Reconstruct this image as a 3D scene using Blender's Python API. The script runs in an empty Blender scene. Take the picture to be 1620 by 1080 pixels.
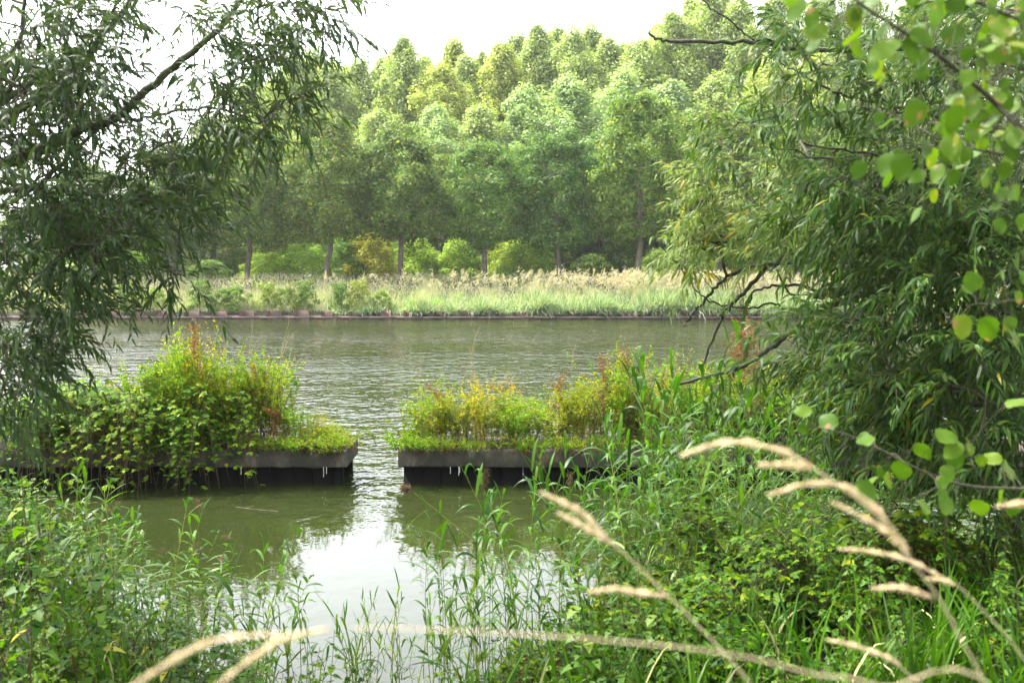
import bpy, math
import numpy as np
from mathutils import Vector

C = bpy.context.scene.collection
rng = np.random.default_rng(11)
U = lambda a, b, n=None: rng.uniform(a, b, n)

# ------------------------------------------------------------------ camera
F, H0 = 1575.0, 421.0                       # focal length in photo pixels, horizon row
EYE = np.array([0.0, 0.0, 2.6])
PITCH = math.atan((540 - H0) / F)
cam = bpy.data.objects.new("camera", bpy.data.cameras.new("camera"))
C.objects.link(cam)
cam.location = EYE
cam.rotation_euler = (math.pi / 2 - PITCH, 0, 0)
cam.data.sensor_width = 36; cam.data.lens = 35
cam.data.clip_start = 0.05; cam.data.clip_end = 6000
cam.data.dof.use_dof = True; cam.data.dof.focus_distance = 12.5; cam.data.dof.aperture_fstop = 4.5
bpy.context.scene.camera = cam

def P(px, py, Y):                            # the world point a photo pixel shows at distance Y
    cx, cy = (px - 810) / F, (540 - py) / F
    d = np.array([cx, math.cos(PITCH) + cy * math.sin(PITCH), -math.sin(PITCH) + cy * math.cos(PITCH)])
    return EYE + d * (Y / d[1])

# ------------------------------------------------------------------ world, sun, exposure
SUN_EL, SUN_AZ = math.radians(58), math.radians(-62)      # azimuth from +Y, negative = towards -X
HAZE = True
w = bpy.data.worlds.new("World"); bpy.context.scene.world = w; w.use_nodes = True
nt = w.node_tree; bg = nt.nodes["Background"]
sky = nt.nodes.new("ShaderNodeTexSky"); sky.sky_type = 'NISHITA'; sky.sun_disc = False
sky.sun_elevation = SUN_EL; sky.sun_rotation = SUN_AZ; sky.dust_density = 4; sky.air_density = 1.0
hs = nt.nodes.new("ShaderNodeHueSaturation"); hs.inputs["Saturation"].default_value = 0.22; hs.inputs["Value"].default_value = 2.6
nt.links.new(sky.outputs[0], hs.inputs["Color"]); nt.links.new(hs.outputs[0], bg.inputs["Color"])
bg.inputs["Strength"].default_value = 0.15
sl = bpy.data.lights.new("sun", 'SUN'); sl.energy = 5.0; sl.angle = math.radians(4); sl.color = (1, 0.95, 0.86)
sun = bpy.data.objects.new("sun", sl); C.objects.link(sun)
sv = Vector((math.cos(SUN_EL) * math.sin(SUN_AZ), math.cos(SUN_EL) * math.cos(SUN_AZ), math.sin(SUN_EL)))
sun.rotation_euler = sv.to_track_quat('Z', 'Y').to_euler()
sc = bpy.context.scene
sc.view_settings.view_transform = 'Standard'; sc.view_settings.look = 'None'
sc.view_settings.exposure = 1.42; sc.view_settings.gamma = 1
sc.cycles.max_bounces = 7; sc.cycles.diffuse_bounces = 3; sc.cycles.glossy_bounces = 3
sc.cycles.transmission_bounces = 5; sc.cycles.volume_bounces = 1; sc.cycles.caustics_reflective = False

# ------------------------------------------------------------------ mesh helpers
def norm(v):
    return v / np.maximum(np.linalg.norm(v, axis=-1, keepdims=True), 1e-9)

class MB:
    """collects vertices and faces; build() links them as ONE mesh object"""
    def __init__(s): s.v = []; s.f = []; s.n = 0
    def add(s, V, faces):
        V = np.asarray(V, float).reshape(-1, 3)
        for f in faces: s.f.append(np.asarray(f, np.int64) + s.n)
        s.v.append(V); s.n += len(V)
    def mesh(s, name, mat, smooth=False):
        me = bpy.data.meshes.new(name)
        V = np.concatenate(s.v) if s.v else np.zeros((0, 3))
        me.vertices.add(len(V)); me.vertices.foreach_set("co", V.astype(np.float32).ravel())
        idx = np.concatenate([f.ravel() for f in s.f]); tot = np.concatenate([np.full(len(f), f.shape[1]) for f in s.f])
        me.loops.add(len(idx)); me.loops.foreach_set("vertex_index", idx.astype(np.int32))
        me.polygons.add(len(tot))
        me.polygons.foreach_set("loop_start", (np.cumsum(tot) - tot).astype(np.int32))
        me.polygons.foreach_set("loop_total", tot.astype(np.int32))
        if smooth: me.polygons.foreach_set("use_smooth", np.ones(len(tot), bool))
        me.materials.append(mat); me.update(calc_edges=True)
        return me
    def build(s, name, mat, parent=None, smooth=False):
        return obj(name, s.mesh(name, mat, smooth), parent)

def obj(name, me, parent=None):
    o = bpy.data.objects.new(name, me); C.objects.link(o)
    if parent is not None: o.parent = parent
    return o

def tag(o, label=None, cat=None, group=None, kind=None, color=None):
    if label: o["label"] = label
    if cat: o["category"] = cat
    if group: o["group"] = group
    if kind: o["kind"] = kind
    if color:
        o.color = (*color, 1)
        for c in o.children: c.color = (*color, 1)
    return o

def thing(name, loc=(0, 0, 0), rz=0, sc_=1.0):
    o = bpy.data.objects.new(name, None); C.objects.link(o); o.empty_display_size = 0.1
    o.location = loc; o.rotation_euler = (0, 0, rz)
    o.scale = (sc_, sc_, sc_) if np.isscalar(sc_) else sc_
    return o

def dup(src, loc, rz=0, sc_=1.0, tilt=(0, 0)):
    r = src.copy(); C.objects.link(r)
    r.location = loc; r.rotation_euler = (tilt[0], tilt[1], rz)
    r.scale = (sc_, sc_, sc_) if np.isscalar(sc_) else sc_
    for ch in src.children:
        c = ch.copy(); C.objects.link(c); c.parent = r
    return r

class Pool:
    """variants of one kind: each variant itself is placed first, then copies of it"""
    def __init__(s, variants): s.v = variants; s.used = [False] * len(variants)
    def place(s, loc, rz=0, sc_=1.0, k=None, tilt=(0, 0)):
        k = int(rng.integers(len(s.v))) if k is None else k % len(s.v)
        if not s.used[k]:
            s.used[k] = True; o = s.v[k]
            o.location = loc; o.rotation_euler = (tilt[0], tilt[1], rz)
            o.scale = (sc_, sc_, sc_) if np.isscalar(sc_) else sc_
            return o
        return dup(s.v[k], loc, rz, sc_, tilt)
    def clean(s):
        for k, o in enumerate(s.v):
            if not s.used[k]:
                for c in list(o.children): bpy.data.objects.remove(c)
                bpy.data.objects.remove(o)

# leaf templates: (along, across, lift) and faces
TPL = {
 'card':  ([(0,0,0),(.45,-.5,.05),(1,0,0),(.45,.5,.05)], [[(0,1,2,3)]]),
 'lance': ([(0,0,0),(.28,-.5,.03),(.28,.5,.03),(.66,-.38,.02),(.66,.38,.02),(1,0,-.06)], [[(0,1,2),(3,5,4)],[(1,3,4,2)]]),
 'oval':  ([(0,0,0),(.18,-.40,.05),(.18,0,0),(.18,.40,.05),(.55,-.46,.06),(.55,0,.0),(.55,.46,.06),(.82,-.22,.0),(.82,0,-.04),(.82,.22,.0),(1,0,-.10)],
           [[(0,1,2),(0,2,3),(7,10,8),(8,10,9)],[(1,4,5,2),(2,5,6,3),(4,7,8,5),(5,8,9,6)]]),
 'nettle':([(0,0,0),(.08,-.34,.04),(.08,.34,.04),(.2,0,0),(.26,-.47,.05),(.26,.47,.05),(.36,-.38,.03),(.36,.38,.03),(.45,0,-.01),(.50,-.40,.02),(.50,.40,.02),(.60,-.28,0),(.60,.28,0),(.72,0,-.05),(.72,-.26,-.02),(.72,.26,-.02),(1,0,-.14)],
           [[(0,1,3),(0,3,2),(6,8,9),(7,10,8),(11,13,14),(12,15,13),(14,13,16),(13,15,16)],[(1,4,8,3),(3,8,5,2),(9,8,13,11),(8,10,12,13)],[(4,6,8),(8,7,5)]]),
}
def _round():
    k = 22; per_ = []
    for i in range(k + 1):
        a = math.pi * 2 * i / (k + 1) if i else 0; a = math.pi * 2 * (i + .0) / (k + 1)
        r_ = .5 * (1 + (.055 if i % 2 else -.03)); x = .5 - r_ * math.cos(a) * 1.0; y = r_ * math.sin(a) * (1.02 - .25 * (x - .4))
        if i == 0: x = 0
        if abs(a - math.pi) < .2: x = 1.05
        per_.append((x, y, .05 * math.sin(3 * a) - .10 * x * x))
    V = per_ + [(.25, 0, -.03), (.5, 0, -.05), (.75, 0, -.07)]; n_ = len(per_); f = []
    for i in range(n_):
        x = (per_[i][0] + per_[(i + 1) % n_][0]) / 2; c = n_ + (0 if x < .37 else 1 if x < .63 else 2); f.append((c, (i + 1) % n_, i))
    for sgn in (1, -1):
        pass
    idx = {0: n_, 1: n_ + 1, 2: n_ + 2}; extra = []
    for i in range(n_):
        x0 = (per_[i-1][0] + per_[i][0]) / 2; x1 = (per_[i][0] + per_[(i + 1) % n_][0]) / 2
        c0 = 0 if x0 < .37 else 1 if x0 < .63 else 2; c1 = 0 if x1 < .37 else 1 if x1 < .63 else 2
        if c0 != c1: extra.append((n_ + c0, n_ + c1, i))
    return (V, [f + extra])
TPL['round'] = _round()
def leaves(mb, pos, d, nrm, L, W, shape='card', droop=0.0):
    pos = np.asarray(pos, float); N = len(pos)
    if N == 0: return
    d = norm(np.asarray(d, float)); side = norm(np.cross(nrm, d)); up = np.cross(d, side)
    T, groups = TPL[shape]; T = np.array(T)
    L = np.broadcast_to(L, (N,)); W = np.broadcast_to(W, (N,))
    V = (pos[:, None] + d[:, None] * (T[None, :, 0:1] * L[:, None, None]) + side[:, None] * (T[None, :, 1:2] * W[:, None, None])
         + up[:, None] * (T[None, :, 2:3] * L[:, None, None]))
    V[:, :, 2] -= (T[None, :, 0] ** 2) * (droop * L)[:, None]
    k = len(T); base = (np.arange(N) * k)[:, None, None]
    mb.add(V, [(np.array(g)[None] + base).reshape(-1, len(g[0])) for g in groups])

def blades(mb, pos, d, L, W, droop, seg=5, side=None, fold=True, kink=None):
    """ribbons that start along d and bend down: grass and reed leaves"""
    pos = np.asarray(pos, float); N = len(pos)
    if N == 0: return
    d = norm(np.asarray(d, float))
    if side is None:
        side = norm(np.cross(d, np.array([0, 0, 1.0]) + rng.normal(0, .25, (N, 3))))
    t = np.linspace(0, 1, seg + 1)
    L = np.broadcast_to(L, (N,)); W = np.broadcast_to(W, (N,)); droop = np.broadcast_to(droop, (N,))
    prof = np.minimum(1, 0.55 + 1.6 * t) * np.clip((1 - t) * 1.9, 0, 1) ** 0.8
    cen = pos[:, None] + d[:, None] * (t[None, :, None] * L[:, None, None])
    cen[:, :, 2] -= (t[None] ** 2.0) * (droop * L)[:, None]
    # a wind-like sideways sweep
    sweep = rng.normal(0, .10, (N, 1)) * t[None] ** 2 * L[:, None]
    cen += side[:, None] * sweep[:, :, None]
    hw = (prof[None] * W[:, None] * .5)[:, :, None]
    A = cen[:, :-1] - side[:, None] * hw[:, :-1]; B = cen[:, :-1] + side[:, None] * hw[:, :-1]
    V = np.concatenate([np.stack([A, B], 2).reshape(N, -1, 3), cen[:, -1:]], 1)
    k = 2 * seg + 1
    q = np.array([(2*i, 2*i+1, 2*i+3, 2*i+2) for i in range(seg - 1)]); tr = np.array([(2*seg-2, 2*seg-1, 2*seg)])
    base = (np.arange(N) * k)[:, None, None]
    fs = [(tr[None] + base).reshape(-1, 3)]
    if seg > 1: fs.append((q[None] + base).reshape(-1, 4))
    mb.add(V, fs)

def tube(mb, pts, rad, k=6, cap=True):
    pts = np.asarray(pts, float); n = len(pts); rad = np.broadcast_to(rad, (n,))
    tan = norm(np.gradient(pts, axis=0))
    ref = np.array([0.31, 0.22, 0.93]) if abs(tan[0][2]) < .8 else np.array([0.95, .2, .1])
    a = norm(np.cross(tan, ref)); b = np.cross(tan, a)
    th = np.linspace(0, 2 * math.pi, k, endpoint=False)
    V = pts[:, None] + rad[:, None, None] * (a[:, None] * np.cos(th)[None, :, None] + b[:, None] * np.sin(th)[None, :, None])
    i = np.arange(n - 1)[:, None] * k; j = np.arange(k)[None]; j2 = (j + 1) % k
    f = np.stack([i + j, i + j2, i + k + j2, i + k + j], -1).reshape(-1, 4)
    mb.add(V, [f])

def spline(pts, n=10):
    """Catmull-Rom through the control points"""
    p = np.asarray(pts, float); p = np.vstack([2 * p[0] - p[1], p, 2 * p[-1] - p[-2]])
    out = []
    for i in range(1, len(p) - 2):
        t = np.linspace(0, 1, n, endpoint=False)[:, None]
        a, b, c, d = p[i-1], p[i], p[i+1], p[i+2]
        out.append(.5 * ((2*b) + (-a + c)*t + (2*a - 5*b + 4*c - d)*t**2 + (-a + 3*b - 3*c + d)*t**3))
    return np.vstack(out + [p[-2][None]])

def box(mb, x0, x1, y0, y1, z0, z1):
    V = [(x, y, z) for x in (x0, x1) for y in (y0, y1) for z in (z0, z1)]
    mb.add(V, [[(0,1,3,2),(4,6,7,5),(0,4,5,1),(2,3,7,6),(0,2,6,4),(1,5,7,3)]])

def rdir(n, up=0.0):
    v = norm(rng.normal(0, 1, (n, 3))); v[:, 2] += up
    return norm(v)

# ------------------------------------------------------------------ materials
def new_mat(name):
    m = bpy.data.materials.new(name); m.use_nodes = True
    n = m.node_tree.nodes; return m, n, m.node_tree.links, n["Principled BSDF"], n["Material Output"]

def ramp(n, cols, pos=None, interp='LINEAR'):
    r = n.new("ShaderNodeValToRGB"); e = r.color_ramp; e.interpolation = interp
    pos = pos or np.linspace(0, 1, len(cols))
    e.elements[0].position = pos[0]; e.elements[0].color = (*cols[0], 1)
    e.elements[1].position = pos[-1]; e.elements[1].color = (*cols[-1], 1)
    for c, q in list(zip(cols, pos))[1:-1]:
        x = e.elements.new(q); x.color = (*c, 1)
    return r

K_LEAF = .47
def leafmat(name, cols, pos=None, trans=.35, rough=.45, under=None, spots=None, spec=.5, tint=(1.25, 1.35, .55), k=None):
    def kk(c):
        a = np.array(c) * (k or K_LEAF); g_ = a.mean(); a = np.clip(g_ + (a - g_) * (1.36 if tint[2] < 1 else 1), .004, 1); return tuple(a)
    cols = [kk(c) for c in cols]; under = under and kk(np.array(under) * .55)
    m, n, l, b, out = new_mat(name)
    g = n.new("ShaderNodeNewGeometry"); oi = n.new("ShaderNodeObjectInfo")
    r = ramp(n, cols, pos); l.new(g.outputs["Random Per Island"], r.inputs[0]); col = r.outputs[0]
    mul = n.new("ShaderNodeMix"); mul.data_type = 'RGBA'; mul.blend_type = 'MULTIPLY'; mul.inputs[0].default_value = 1
    l.new(col, mul.inputs[6]); l.new(oi.outputs["Color"], mul.inputs[7]); col = mul.outputs[2]
    if spots:
        tc = n.new("ShaderNodeTexCoord"); ns = n.new("ShaderNodeTexNoise"); ns.inputs["Scale"].default_value = spots[1]; ns.inputs["Detail"].default_value = 2
        l.new(tc.outputs["Object"], ns.inputs["Vector"])
        rr = ramp(n, [(0,0,0),(1,1,1)], [spots[2], spots[2] + .05]); l.new(ns.outputs[0], rr.inputs[0])
        mx = n.new("ShaderNodeMix"); mx.data_type = 'RGBA'; l.new(rr.outputs[0], mx.inputs[0]); l.new(col, mx.inputs[6]); mx.inputs[7].default_value = (*spots[0], 1); col = mx.outputs[2]
    if under:
        mx = n.new("ShaderNodeMix"); mx.data_type = 'RGBA'; l.new(g.outputs["Backfacing"], mx.inputs[0]); l.new(col, mx.inputs[6]); mx.inputs[7].default_value = (*under, 1); col = mx.outputs[2]
    l.new(col, b.inputs["Base Color"]); b.inputs["Roughness"].default_value = rough + .06; b.inputs["Specular IOR Level"].default_value = spec * .32
    if trans:
        t = n.new("ShaderNodeBsdfTranslucent"); tm = n.new("ShaderNodeMix"); tm.data_type = 'RGBA'; tm.blend_type = 'MULTIPLY'; tm.inputs[0].default_value = 1
        l.new(col, tm.inputs[6]); tm.inputs[7].default_value = (*tint, 1); l.new(tm.outputs[2], t.inputs["Color"])
        ms = n.new("ShaderNodeMixShader"); ms.inputs[0].default_value = trans
        l.new(b.outputs[0], ms.inputs[1]); l.new(t.outputs[0], ms.inputs[2]); l.new(ms.outputs[0], out.inputs[0])
    return m

def barkmat(name, c1, c2, scale=18, moss=None, bump=.4, squash=(1, 1, .25)):
    m, n, l, b, out = new_mat(name)
    tc = n.new("ShaderNodeTexCoord"); mp = n.new("ShaderNodeMapping"); mp.inputs["Scale"].default_value = squash
    l.new(tc.outputs["Object"], mp.inputs[0])
    ns = n.new("ShaderNodeTexNoise"); ns.inputs["Scale"].default_value = scale; ns.inputs["Detail"].default_value = 6; l.new(mp.outputs[0], ns.inputs["Vector"])
    r = ramp(n, [c1, c2], [.35, .68]); l.new(ns.outputs[0], r.inputs[0]); col = r.outputs[0]
    if moss:
        n2 = n.new("ShaderNodeTexNoise"); n2.inputs["Scale"].default_value = scale * .25; n2.inputs["Detail"].default_value = 4; l.new(tc.outputs["Object"], n2.inputs["Vector"])
        r2 = ramp(n, [(0,0,0),(1,1,1)], [.45, .6]); l.new(n2.outputs[0], r2.inputs[0])
        mx = n.new("ShaderNodeMix"); mx.data_type = 'RGBA'; l.new(r2.outputs[0], mx.inputs[0]); l.new(col, mx.inputs[6]); mx.inputs[7].default_value = (*moss, 1); col = mx.outputs[2]
    l.new(col, b.inputs["Base Color"]); b.inputs["Roughness"].default_value = .9
    bp = n.new("ShaderNodeBump"); bp.inputs["Strength"].default_value = bump; bp.inputs["Distance"].default_value = .02
    l.new(ns.outputs[0], bp.inputs["Height"]); l.new(bp.outputs[0], b.inputs["Normal"])
    return m

M = {}
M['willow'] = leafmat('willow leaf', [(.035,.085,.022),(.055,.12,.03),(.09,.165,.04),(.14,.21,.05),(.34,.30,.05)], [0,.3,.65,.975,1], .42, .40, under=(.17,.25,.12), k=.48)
M['willow_dark'] = leafmat('shaded willow leaf', [(.03,.065,.022),(.045,.09,.03),(.07,.125,.04),(.11,.165,.05)], [0,.35,.8,1], .40, .45, under=(.14,.19,.11), k=.46)  # darker copy of the willow leaf: backlit shade put into the colour
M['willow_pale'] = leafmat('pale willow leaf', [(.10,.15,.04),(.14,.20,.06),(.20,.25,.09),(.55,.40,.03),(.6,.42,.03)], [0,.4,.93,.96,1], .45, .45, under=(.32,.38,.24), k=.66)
M['aspen'] = leafmat('aspen leaf', [(.09,.17,.035),(.13,.23,.045),(.19,.29,.06),(.30,.33,.05)], [0,.4,.85,1], .42, .45, under=(.22,.32,.15), spots=((.20,.11,.05), 38, .66), k=.42)
M['oak'] = leafmat('oak leaf', [(.05,.082,.032),(.08,.122,.045),(.125,.168,.06),(.25,.25,.08)], [0,.4,.85,1], .42, .55, k=.95)  # paled albedo: part of the distance haze is in the leaf colour
M['poplar'] = leafmat('poplar leaf', [(.12,.155,.07),(.175,.215,.10),(.25,.285,.15),(.46,.50,.38)], [0,.4,.85,1], .45, .45, k=1.25)  # haze and sunlit paleness of the far poplars put into the leaf colour
M['bushleaf'] = leafmat('bush leaf', [(.08,.12,.04),(.12,.17,.05),(.18,.23,.065)], None, .42, .55, k=1.15)
M['herb'] = leafmat('weed leaf', k=.66, cols=[(.08,.15,.03),(.14,.23,.04),(.22,.30,.05),(.34,.36,.06),(.30,.20,.08)], pos=[0,.35,.75,.93,1], trans=.40, rough=.5)
M['herb2'] = leafmat('yellow weed leaf', k=.66, cols=[(.18,.23,.04),(.30,.33,.06),(.42,.40,.08),(.40,.26,.10)], pos=[0,.45,.85,1], trans=.40, rough=.55)
M['rust'] = leafmat('rusty seed', [(.16,.07,.03),(.27,.13,.06),(.36,.20,.09)], None, .2, .8)
M['bramble'] = leafmat('bramble leaf', [(.05,.11,.02),(.10,.18,.025),(.19,.27,.035),(.34,.38,.05)], [0,.4,.8,1], .42, .5, under=(.13,.20,.08), spec=.3, k=.56)
M['nettle'] = leafmat('nettle leaf', [(.06,.14,.025),(.10,.20,.03),(.15,.27,.04),(.24,.34,.05),(.55,.46,.04)], [0,.35,.8,.975,1], .40, .45)
M['reed'] = leafmat('reed leaf', [(.05,.12,.03),(.09,.19,.035),(.14,.25,.05),(.22,.31,.08),(.40,.36,.12)], [0,.35,.7,.95,1], .38, .36)
M['reedstem'] = leafmat('reed stem', [(.16,.20,.05),(.26,.27,.08)], None, 0, .5, k=.6)
M['plume'] = leafmat('reed plume', [(.14,.09,.07),(.24,.17,.12)], None, .3, .8)
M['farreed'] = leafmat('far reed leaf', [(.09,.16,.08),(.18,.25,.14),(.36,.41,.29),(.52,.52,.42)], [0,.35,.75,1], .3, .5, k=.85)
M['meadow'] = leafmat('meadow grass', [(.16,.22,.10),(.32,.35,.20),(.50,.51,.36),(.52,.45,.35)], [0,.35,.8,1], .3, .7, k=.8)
M['fluff'] = leafmat('meadow seed', [(.34,.34,.25),(.46,.44,.35),(.44,.37,.33)], None, .3, .8, k=.8)
M['grass'] = leafmat('bank grass', [(.06,.14,.025),(.11,.22,.035),(.18,.30,.045),(.44,.40,.14)], [0,.4,.93,1], .38, .42)
M['straw'] = leafmat('dry straw', [(.42,.33,.18),(.60,.50,.32)], None, .15, .7, tint=(1, 1, 1), k=.95)
M['seed'] = leafmat('dry seed head', [(.55,.44,.28),(.72,.62,.46),(.82,.74,.60)], None, .35, .7, tint=(1, 1, .95), k=.95)
M['stem'] = leafmat('weed stem', [(.10,.12,.04),(.15,.10,.06),(.09,.05,.045)], None, 0, .6)
M['drystem'] = leafmat('dry stalk', [(.20,.17,.10),(.32,.28,.18)], None, 0, .8, k=.95)
M['bark_willow'] = barkmat('willow bark', (.016,.013,.009), (.06,.052,.036), 30, moss=(.035,.045,.012))
M['bark_grey'] = barkmat('grey bark', (.055,.045,.03), (.14,.12,.085), 14)
M['bark_twig'] = barkmat('twig bark', (.022,.02,.010), (.055,.048,.022), 60, squash=(1,1,1))
M['rustwood'] = barkmat('dry brown stem', (.12,.06,.03), (.25,.13,.07), 40)

# ------------------------------------------------------------------ ground: one sheet from behind the camera to the horizon
def shore(x):
    x = np.asarray(x, float)
    return np.interp(x, [-12, -4, -2.6, -1.6, -.6, .2, 1.2, 2.5, 4, 12], [8.6, 8.2, 6.9, 5.5, 5.0, 5.6, 7.2, 8.2, 8.7, 9.0])
def zground(x, y):
    x = np.asarray(x, float); y = np.asarray(y, float)
    s = shore(x) - y
    near = np.where(s > 0, 1.05 * (1 - np.exp(-s * .42)), s * .35)
    near = np.maximum(near, -1.6) + (np.sin(x * 1.7 + y * 2.3) * .03 + np.sin(x * 4.1 - y * 3.1) * .02) * (s > -1)
    far = np.interp(y, [49.0, 49.3, 52, 57, 70, 140, 2500], [-1.6, .30, .55, .95, 1.1, 1.6, 3.0])
    return np.where(y > 30, far, near)
xs = np.concatenate([[-2500, -600, -200, -80, -40, -24, -16], np.arange(-12, 12.01, .2), [16, 24, 40, 80, 200, 600, 2500]])
ys = np.concatenate([[-400, -60, -20, -8, -4], np.arange(-2, 14.01, .2), [20, 30, 40, 48.9, 49.0, 49.3, 50, 51, 52, 54, 57, 62, 70, 90, 140, 400, 1000, 2500]])
X, Y = np.meshgrid(xs, ys); Z = zground(X, Y)
mb = MB(); nx, ny = len(xs), len(ys)
i = (np.arange(ny - 1)[:, None] * nx + np.arange(nx - 1)[None]).ravel()
mb.add(np.stack([X, Y, Z], -1), [np.stack([i, i + 1, i + nx + 1, i + nx], 1)])
m, n, l, b, out = new_mat('bank soil')
tc = n.new("ShaderNodeTexCoord"); ns = n.new("ShaderNodeTexNoise"); ns.inputs["Scale"].default_value = 3; ns.inputs["Detail"].default_value = 8
l.new(tc.outputs["Object"], ns.inputs["Vector"])
r = ramp(n, [(.02,.016,.01),(.03,.03,.014),(.035,.05,.016)], [.35,.5,.7]); l.new(ns.outputs[0], r.inputs[0]); l.new(r.outputs[0], b.inputs["Base Color"])
b.inputs["Roughness"].default_value = 1
bp = n.new("ShaderNodeBump"); bp.inputs["Strength"].default_value = .8; bp.inputs["Distance"].default_value = .05; l.new(ns.outputs[0], bp.inputs["Height"]); l.new(bp.outputs[0], b.inputs["Normal"])
tag(mb.build('ground', m, smooth=True), kind='structure')

# ------------------------------------------------------------------ water
m, n, l, b, out = new_mat('canal water')
b.inputs["Base Color"].default_value = (.014, .019, .005, 1); b.inputs["Roughness"].default_value = .03; b.inputs["IOR"].default_value = 1.33
tc = n.new("ShaderNodeTexCoord"); sep = n.new("ShaderNodeSeparateXYZ"); l.new(tc.outputs["Object"], sep.inputs[0])
def wnoise(scale, sx, sy, det, rot=0.0):
    mp = n.new("ShaderNodeMapping"); mp.inputs["Scale"].default_value = (sx, sy, 1); mp.inputs["Rotation"].default_value = (0, 0, rot)
    l.new(tc.outputs["Object"], mp.inputs[0])
    q = n.new("ShaderNodeTexNoise"); q.inputs["Scale"].default_value = scale; q.inputs["Detail"].default_value = det; q.inputs["Roughness"].default_value = .5
    l.new(mp.outputs[0], q.inputs["Vector"]); return q.outputs[0]
def mathn(op, a, bb):
    q = n.new("ShaderNodeMath"); q.operation = op
    for k, v in enumerate((a, bb)):
        if isinstance(v, (int, float)): q.inputs[k].default_value = v
        else: l.new(v, q.inputs[k])
    return q.outputs[0]
mr = n.new("ShaderNodeMapRange"); mr.interpolation_type = 'SMOOTHSTEP'
mr.inputs[1].default_value = 9.3; mr.inputs[2].default_value = 12.6; mr.inputs[3].default_value = .045; mr.inputs[4].default_value = 1.0
l.new(sep.outputs[1], mr.inputs[0])
patch = mathn('ADD', mathn('MULTIPLY', wnoise(.12, 1, 2.2, 2), 1.3), .15)
hgt = mathn('ADD', wnoise(4.0, 1.35, 1.0, 2, .12), mathn('MULTIPLY', wnoise(1.3, 1.2, 1.1, 1, -.2), 1.3))
hgt = mathn('MULTIPLY', mathn('MULTIPLY', hgt, mr.outputs[0]), patch)
bp = n.new("ShaderNodeBump"); bp.inputs["Strength"].default_value = 1.0; bp.inputs["Distance"].default_value = .075
l.new(hgt, bp.inputs["Height"]); l.new(bp.outputs[0], b.inputs["Normal"])
mb = MB(); mb.add([(-2400, 2, 0), (2400, 2, 0), (2400, 49.16, 0), (-2400, 49.16, 0)], [[(0, 1, 2, 3)]])
tag(mb.build('water', m), kind='structure')

# ------------------------------------------------------------------ far sheet pile wall
m, n, l, b, out = new_mat('rusty sheet piling')
tc = n.new("ShaderNodeTexCoord"); ns = n.new("ShaderNodeTexNoise"); ns.inputs["Scale"].default_value = 2.2; ns.inputs["Detail"].default_value = 7
l.new(tc.outputs["Object"], ns.inputs["Vector"])
r = ramp(n, [(.02,.012,.009),(.07,.038,.026),(.13,.08,.06)], [.3,.5,.72]); l.new(ns.outputs[0], r.inputs[0]); l.new(r.outputs[0], b.inputs["Base Color"])
b.inputs["Roughness"].default_value = .85
pile_wall = thing('sheet_pile_wall', (0, 49.1, 0))
tag(pile_wall, 'low rusty corrugated sheet pile wall holding the far bank of the canal', 'retaining wall')
per = 1.34; mb = MB(); xw = -75.0
while xw < 75:
    # an out pan (towards the water) and an in pan, each with its own height
    a = [(0, .0), (.10, .30), (.62, .30), (.72, .0), (per, .0)]
    h1, h2 = U(.36, .46), U(.14, .20)
    for (p, q, h) in ((a[0], a[1], h1), (a[1], a[2], h1), (a[2], a[3], h1), (a[3], a[4], h2)):
        x0, x1, y0, y1 = xw + p[0], xw + q[0], -.12 - (.30 - p[1]), -.12 - (.30 - q[1])
        mb.add([(x0, y0, -1), (x1, y1, -1), (x1, y1, h), (x0, y0, h), (x0, y0 + .06, h), (x1, y1 + .06, h), (x0, y0+.06, -1), (x1, y1+.06, -1)],
               [[(0, 1, 2, 3), (3, 2, 5, 4), (4, 5, 7, 6)]])
    xw += per
mb.build('piling', m, pile_wall)
m2, n, l, b, out = new_mat('weathered capping'); b.inputs["Base Color"].default_value = (.075, .062, .055, 1); b.inputs["Roughness"].default_value = .9
mb = MB()
for xw in np.arange(-74, 74, per):                                    # narrow waling just above the water line
    box(mb, xw + .02, xw + per - .02, -.50 + U(0, .01), -.435, .06, .13 + U(0, .015))
mb.build('waling', m2, pile_wall)

# ------------------------------------------------------------------ the two mooring docks (old concrete beams over dark piles)
m, n, l, b, out = new_mat('stained concrete')
tc = n.new("ShaderNodeTexCoord"); mp = n.new("ShaderNodeMapping"); mp.inputs["Scale"].default_value = (1, 1, .45); l.new(tc.outputs["Object"], mp.inputs[0])
ns = n.new("ShaderNodeTexNoise"); ns.inputs["Scale"].default_value = 5; ns.inputs["Detail"].default_value = 9; ns.inputs["Roughness"].default_value = .65; l.new(mp.outputs[0], ns.inputs["Vector"])
r = ramp(n, [(.010,.009,.006),(.030,.025,.016),(.065,.055,.038),(.16,.14,.11)], [.32,.46,.58,.75]); l.new(ns.outputs[0], r.inputs[0])
n2 = n.new("ShaderNodeTexNoise"); n2.inputs["Scale"].default_value = 2.6; n2.inputs["Detail"].default_value = 5; l.new(tc.outputs["Object"], n2.inputs["Vector"])
r2 = ramp(n, [(0,0,0),(1,1,1)], [.48,.62]); l.new(n2.outputs[0], r2.inputs[0])
mx = n.new("ShaderNodeMix"); mx.data_type = 'RGBA'; l.new(r2.outputs[0], mx.inputs[0]); l.new(r.outputs[0], mx.inputs[6]); mx.inputs[7].default_value = (.014,.017,.006,1)
l.new(mx.outputs[2], b.inputs["Base Color"]); b.inputs["Roughness"].default_value = .85
bp = n.new("ShaderNodeBump"); bp.inputs["Strength"].default_value = .9; bp.inputs["Distance"].default_value = .02; l.new(ns.outputs[0], bp.inputs["Height"]); l.new(bp.outputs[0], b.inputs["Normal"])
M['concrete'] = m
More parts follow.
